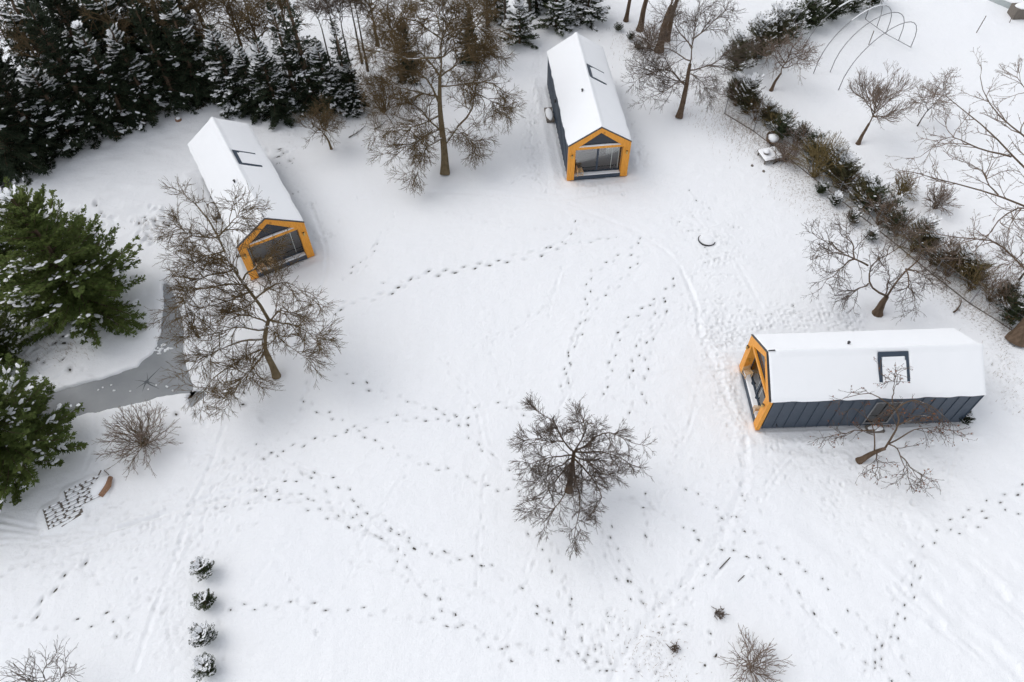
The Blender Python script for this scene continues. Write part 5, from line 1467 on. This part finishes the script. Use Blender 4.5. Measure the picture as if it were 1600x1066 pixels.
# ------------------------------------------------------------------ small things in the yard
def table():
    c = P(1201, 247)
    t = empty('garden_table', c, 0.25)
    tag(t, 'snow covered square garden table by the hedge', 'table')
    MB().box(-.6, .6, -.55, .55, .28, .34).build('tabletop', M['old_wood'], t)
    for sx in (-1, 1):
        for sy in (-1, 1): MB().box(sx * .5 - .04, sx * .5 + .04, sy * .45 - .04, sy * .45 + .04, -.05, .278).build('leg', M['old_wood'], t)
    g = 12
    X, Y = np.meshgrid(np.linspace(-.6, .6, g), np.linspace(-.55, .55, g), indexing='ij')
    e = np.minimum(.6 - np.abs(X), .55 - np.abs(Y))
    Zt = .341 + .11 * np.clip(e / .08, 0, 1) ** .5 + .01 * VN(X, Y, .2)
    idx = np.arange(g * g).reshape(g, g)
    F = np.stack([idx[:-1, :-1], idx[1:, :-1], idx[1:, 1:], idx[:-1, 1:]], -1).reshape(-1, 4)
    link('table_snow', mesh_np('table_snow', np.stack([X, Y, Zt], -1).reshape(-1, 3), F, 4, True), M['snow'], t)
    b = P(1197, 240, .45)
    p = empty('flower_pot', b)
    tag(p, 'round pot with a snow dome standing on the garden table', 'pot')
    MB().tube([(0, 0, 0), (0, 0, .16)], [.15, .2], 14).build('pot', M['old_wood'], p)
    MB().dome((0, 0, .161), .21, .21, .13, 14, 4).build('pot_snow', M['snow'], p, smooth=True)
    # snow covered wicker armchair behind
    b = P(1205, 226)
    ch = empty('wicker_chair', b, 0.3)
    tag(ch, 'round backed wicker chair heaped with snow behind the garden table', 'chair')
    sh = MB(); n = 12
    pts = [(.42 * math.cos(q), .40 * math.sin(q)) for q in np.linspace(-.5, math.pi + .5, n)]
    for (x0, y0), (x1, y1) in zip(pts[:-1], pts[1:]):
        sh.add([(x0, y0, .35), (x1, y1, .35), (x1 * 1.1, y1 * 1.1, .72 - .12 * (y1 < 0)), (x0 * 1.1, y0 * 1.1, .72 - .12 * (y0 < 0)),
                (x0 * .9, y0 * .9, .35), (x1 * .9, y1 * .9, .35), (x1, y1, .72 - .12 * (y1 < 0)), (x0, y0, .72 - .12 * (y0 < 0))], [(0, 1, 2, 3), (7, 6, 5, 4), (3, 2, 6, 7), (0, 4, 5, 1)])
    sh.build('backrest', M['bark_brown'], ch)
    MB().tube([(0, 0, .3), (0, 0, .42)], [.36, .38], 14).build('seat', M['bark_brown'], ch)
    for q in range(4):
        MB().tube([(.28 * math.cos(q * 1.57 + .8), .28 * math.sin(q * 1.57 + .8), -.05), (.26 * math.cos(q * 1.57 + .8), .26 * math.sin(q * 1.57 + .8), .31)], .025, 6).build('leg', M['bark_brown'], ch)
    MB().dome((0, 0.02, .421), .38, .37, .3, 16, 4, .14, rr).build('seat_snow', M['snow'], ch, smooth=True)
table()
for k, (a, lab) in enumerate([((1175, 259), 'small dark stone left of the garden table, upper of two'), ((1193, 268), 'small dark stone below the garden table, lower of two')]):
    b = P(*a); tag(MB().dome((0, 0, -.02), .09, .12, .1, 9, 3, .2, rr).build('stone', M['old_wood'], None, b), lab, 'stone', 'two stones by the table')

# half buried ring in the trodden patch
c = P(1104, 376)
b = MB(); n = 40
for rad, z0, z1 in ((0.5, -0.1, 0.06),):
    vs, fs = [], []
    for k in range(n):
        q = 2 * math.pi * k / n
        for r_, z_ in ((rad, z0), (rad, z1), (rad - .05, z1), (rad - .05, z0)): vs.append((r_ * math.cos(q), r_ * math.sin(q), z_ + .075 * math.cos(q + 2.2)))
    for k in range(n):
        for e_ in range(4): fs.append((4 * k + e_, 4 * ((k + 1) % n) + e_, 4 * ((k + 1) % n) + (e_ + 1) % 4, 4 * k + (e_ + 1) % 4))
    b.add(vs, fs)
ring = b.build('fire_ring', M['dark_trim'], None, c)
tag(ring, 'dark round fire ring filled and half buried with snow in the trodden patch', 'ring')
MB().dome((.03, .04, -.05), .46, .46, .13, 22, 5, .03, rr, p=0.5).build('ring_snow', M['snow'], ring, smooth=True)

# concrete block, log, stones and boughs below the spruces
c = P(52, 252)
bk = MB().box(-.55, .55, -.5, .5, -.05, .4).build('concrete_block', M['concrete'], None, c, .35, bevel=.03)
tag(bk, 'pale grey concrete chamber cover at the foot of the left spruces', 'concrete block')
MB().dome((0, 0, .401), .46, .42, .05, 14, 3, .12, rr).build('block_snow', M['snow'], bk, smooth=True)
def stump(px_, r_, h, lab, name='tree_stump', cat='stump', mat='log_wood'):
    c = P(*px_)
    n = 12
    s_ = MB().tube([(0, 0, -.1), (0, 0, h * .5), (0.02, 0, h)], [r_ * 1.15, r_, r_ * .95], n).build(name, M[mat], None, c)
    tag(s_, lab, cat)
    MB().dome((0.02, 0, h + .001), r_ * .9, r_ * .9, .09, n, 3, .1, rr).build('stump_snow', M['snow'], s_, smooth=True)
stump((183, 207), .33, .28, 'brown tree stump with a snow cap below the spruce wall')
stump((222, 189), .18, .2, 'small stump right of the bigger brown one')
stump((279, 188), .2, .16, 'low snow capped stump between the spruces and the left cabin')
def bough(px0, px1, lab, r_=.035, mat='bark_grey', group=None):
    a, b_ = P(*px0, .06), P(*px1, .09)
    rng = np.random.default_rng(int(px0[0]))
    q = resample([a, (a + b_) / 2 + rng.normal(0, .06, 3) * (1, 1, .2), b_], 8, .015, rng)
    o = empty('fallen_bough', a); tag(o, lab, 'branch', group)
    V, F = tubes([(q[None], (r_ * (1 - .6 * np.linspace(0, 1, 8)))[None])], 6)
    link('stem', mesh_np('stem', V - a, F, 4, True), M[mat], o)
    g = grow(q[None], np.full((1, 8), r_), 9, .2, (.25, .5), (30, 70), .15, .02, 4, .014, .007, rng)
    V, F = tubes([g], 3)
    link('twigs', mesh_np('twigs', V - a, F, 4), M[mat], o)
bough((105, 220), (135, 212), 'fallen bough before the left spruces, left of the stump')
bough((228, 186), (248, 178), 'fallen bough beside the small stump')
bough((305, 172), (325, 160), 'snowy fallen bough near the gap behind the left cabin')
bough((62, 242), (76, 252), 'dark stick lying beside the concrete block')
bough((545, 215), (570, 198), 'fallen bough right of the small forked tree')
bough((585, 202), (602, 190), 'fallen bough at the foot of the brown thicket')
bough((1208, 256), (1225, 244), 'dark bough lying by the garden table')
bough((1490, 488), (1503, 470), 'lone crooked sapling stub in front of the fence at the right', .05, 'bark_brown')
# pallets under snow beside the left conifer
def pallets():
    for h_, (a, rz, lab) in enumerate([((100, 800), .55, 'snow covered wooden pallet nearest the plank, lower of two'), ((132, 772), .52, 'snow covered wooden pallet nearer the log bench, upper of two')]):
        c = P(*a)
        t = empty('wooden_pallet', c, rz)
        tag(t, lab, 'pallet', 'pallets under the snow')
        for k in range(6):
            y = -.5 + k * .2
            s_ = MB().box(-.75, .75, y - .05, y + .05, .10, .122).build('slat', M['old_wood'], t)
            b = MB()
            x = -.72
            while x < .65:
                l_ = rr.uniform(.15, .5)
                b.dome((x + l_ / 2, y, .1225), l_ / 2, .062, .035, 8, 2, .08, rr, p=.4); x += l_ + rr.uniform(.02, .06)
            b.build('slat_snow', M['snow'], s_, smooth=True)
        for x in (-.7, 0, .7): MB().box(x - .05, x + .05, -.55, .55, 0.0, .098).build('bearer', M['old_wood'], t)
        i_, j_ = win(c[0] - 1.1, c[0] + 1.1, c[1] - 1.0, c[1] + 1.0)
        dxx, dyy = XX[i_, j_] - c[0], YY[i_, j_] - c[1]
        lx_ = dxx * math.cos(rz) + dyy * math.sin(rz); ly_ = -dxx * math.sin(rz) + dyy * math.cos(rz)
        k_ = np.clip(1.4 - np.maximum(np.abs(lx_) / .85, np.abs(ly_) / .65), 0, .4) / .4
        Z[i_, j_] = Z[i_, j_] * (1 - k_) + k_ * (.092 + .014 * VN(XX[i_, j_], YY[i_, j_], .3))
pallets()
a, b_ = P(96, 822, .05), P(127, 803, .08)
pl = MB().bar((0, 0, 0), b_ - a, .12, .05).build('plank', M['old_wood'], None, a); tag(pl, 'dark loose plank lying below the pallets', 'plank')
a, b_ = P(1124, 889, .0), P(1141, 871, .03)
tag(MB().bar((0, 0, 0), b_ - a, .035, .03).build('stick', M['bark_grey'], None, a), 'dark straight stick lying beside the trodden path', 'stick')
a, b_ = P(1153, 909, .0), P(1163, 899, .03)
tag(MB().bar((0, 0, 0), b_ - a, .03, .03).build('stick', M['bark_grey'], None, a), 'short dark stick right of the longer one, half under snow', 'stick')
c = P(163, 762)
lg = empty('log_bench', c, 1.25); tag(lg, 'short brown log with a snow heap beside the pallets', 'log')
MB().tube([(-.45, -.18, .12), (.1, -.2, .13), (.5, -.05, .12)], [.12, .14, .1], 12).build('log', M['log_wood'], lg, smooth=True)
MB().dome((0, .15, -.02), .62, .42, .32, 16, 4, .05, rr).build('log_snow', M['snow'], lg, smooth=True)
for k, (a, b_, lab) in enumerate([((152, 746), (158, 735), 'thin stick left of the log heap, standing in the snow'), ((163, 735), (170, 742), 'thin stick above the log heap')]):
    p0, p1 = P(*a, .03), P(*b_, .2)
    tag(MB().bar((0, 0, 0), p1 - p0, .04).build('stick', M['old_wood'], None, p0), lab, 'stick')
# stake on the first dwarf bush
p0, p1 = P(315, 889, .25), P(304, 877, .75)
tag(MB().bar((0, 0, 0), p1 - p0, .06, .05).build('stake', M['rust'], None, p0), 'reddish wooden stake leaning out of the first dwarf bush', 'stake')
# dark bundle at the rear corner of the crosswise cabin
conifer('dwarf2', 'dwarf_conifer', 'dark little bush at the rear corner of the crosswise cabin', (1503, 658), .75, .3, None, 'shrub', needle='needle_dark')

# ------------------------------------------------------------------ withered grass tufts
def grass():
    rng = np.random.default_rng(8)
    Vs = []
    for pts, width, n in (([(1105, 165), (1150, 200), (1190, 240)], .9, 900), ([(1130, 172), (1250, 262), (1375, 362), (1500, 465), (1575, 512)], .35, 1800), ([(985, 70), (1060, 120), (1110, 150)], 1.4, 800),
                          ([(150, 200), (240, 172), (310, 150)], .5, 900), ([(580, 185), (640, 190)], .9, 500), ([(1000, 1005), (1050, 1045)], .7, 160), ([(1560, 560), (1590, 620)], 1.0, 150), ([(225, 350), (285, 372)], .5, 130), ([(30, 560), (130, 548)], .6, 200), ([(1210, 285), (1290, 340)], .6, 200)):
        w = pxline(pts, .1)
        k = rng.integers(0, len(w), n)
        c = w[k] + rng.normal(0, width, (n, 2))
        z = np.array([gz(a, b) for a, b in c])
        h = rng.uniform(.08, .34, n); an = rng.uniform(0, 6.28, n); ln = rng.uniform(0, .2, n)
        s_ = np.stack([np.cos(an), np.sin(an)], 1)
        A = np.c_[c + s_[:, ::-1] * (.009, -.009), z - .02]; B = np.c_[c - s_[:, ::-1] * (.009, -.009), z - .02]; T_ = np.c_[c + s_ * ln[:, None], z + h]
        Vs.append(np.stack([A, B, T_], 1).reshape(-1, 3))
    V = np.concatenate(Vs)
    o = link('dry_grass', mesh_np('dry_grass', V, np.arange(len(V)).reshape(-1, 3), 3), M['grass'])
    tag(o, 'withered brown grass blades poking through thin snow', 'grass', kind='stuff')
grass()
def print_soil():
    rng = np.random.default_rng(3)
    V, F = [], []
    for x, y, a, ln, wd, so in PRINTS:
        # bare earth and flattened grass where the sole went through the snow
        i_ = np.searchsorted(GX, x); j_ = np.searchsorted(GY, y)
        fx = (x - GX[i_ - 1]) / (GX[i_] - GX[i_ - 1]); fy = (y - GY[j_ - 1]) / (GY[j_] - GY[j_ - 1])
        z = (Z[i_ - 1, j_ - 1] * (1 - fx) + Z[i_, j_ - 1] * fx) * (1 - fy) + (Z[i_ - 1, j_] * (1 - fx) + Z[i_, j_] * fx) * fy
        k = min(so, 1.0) * rng.uniform(0.5, 1.2)
        for part in range(1 if rng.random() < 0.6 else 2):
            ox = rng.normal(0, 0.05) if part else 0.0
            kk = k * (0.5 if part else 1.0)
            b = len(V)
            for q in range(7):
                an = 2 * math.pi * q / 7
                r_ = rng.uniform(0.6, 1.25)
                u = ox * 2 + ln * 0.33 * kk * r_ * math.cos(an); v = wd * 0.34 * kk * r_ * math.sin(an)
                V.append((x + u * math.cos(a) - v * math.sin(a), y + u * math.sin(a) + v * math.cos(a), z + 0.014))
            F.append(tuple(range(b, b + 7)))
    me = bpy.data.meshes.new('boot_print_soil'); me.from_pydata(V, [], F); me.update()
    tag(link('boot_print_soil', me, M['soil']), 'dark earth showing at the bottom of the boot prints', 'soil', kind='stuff')
print_soil()
GROUND = build_ground()
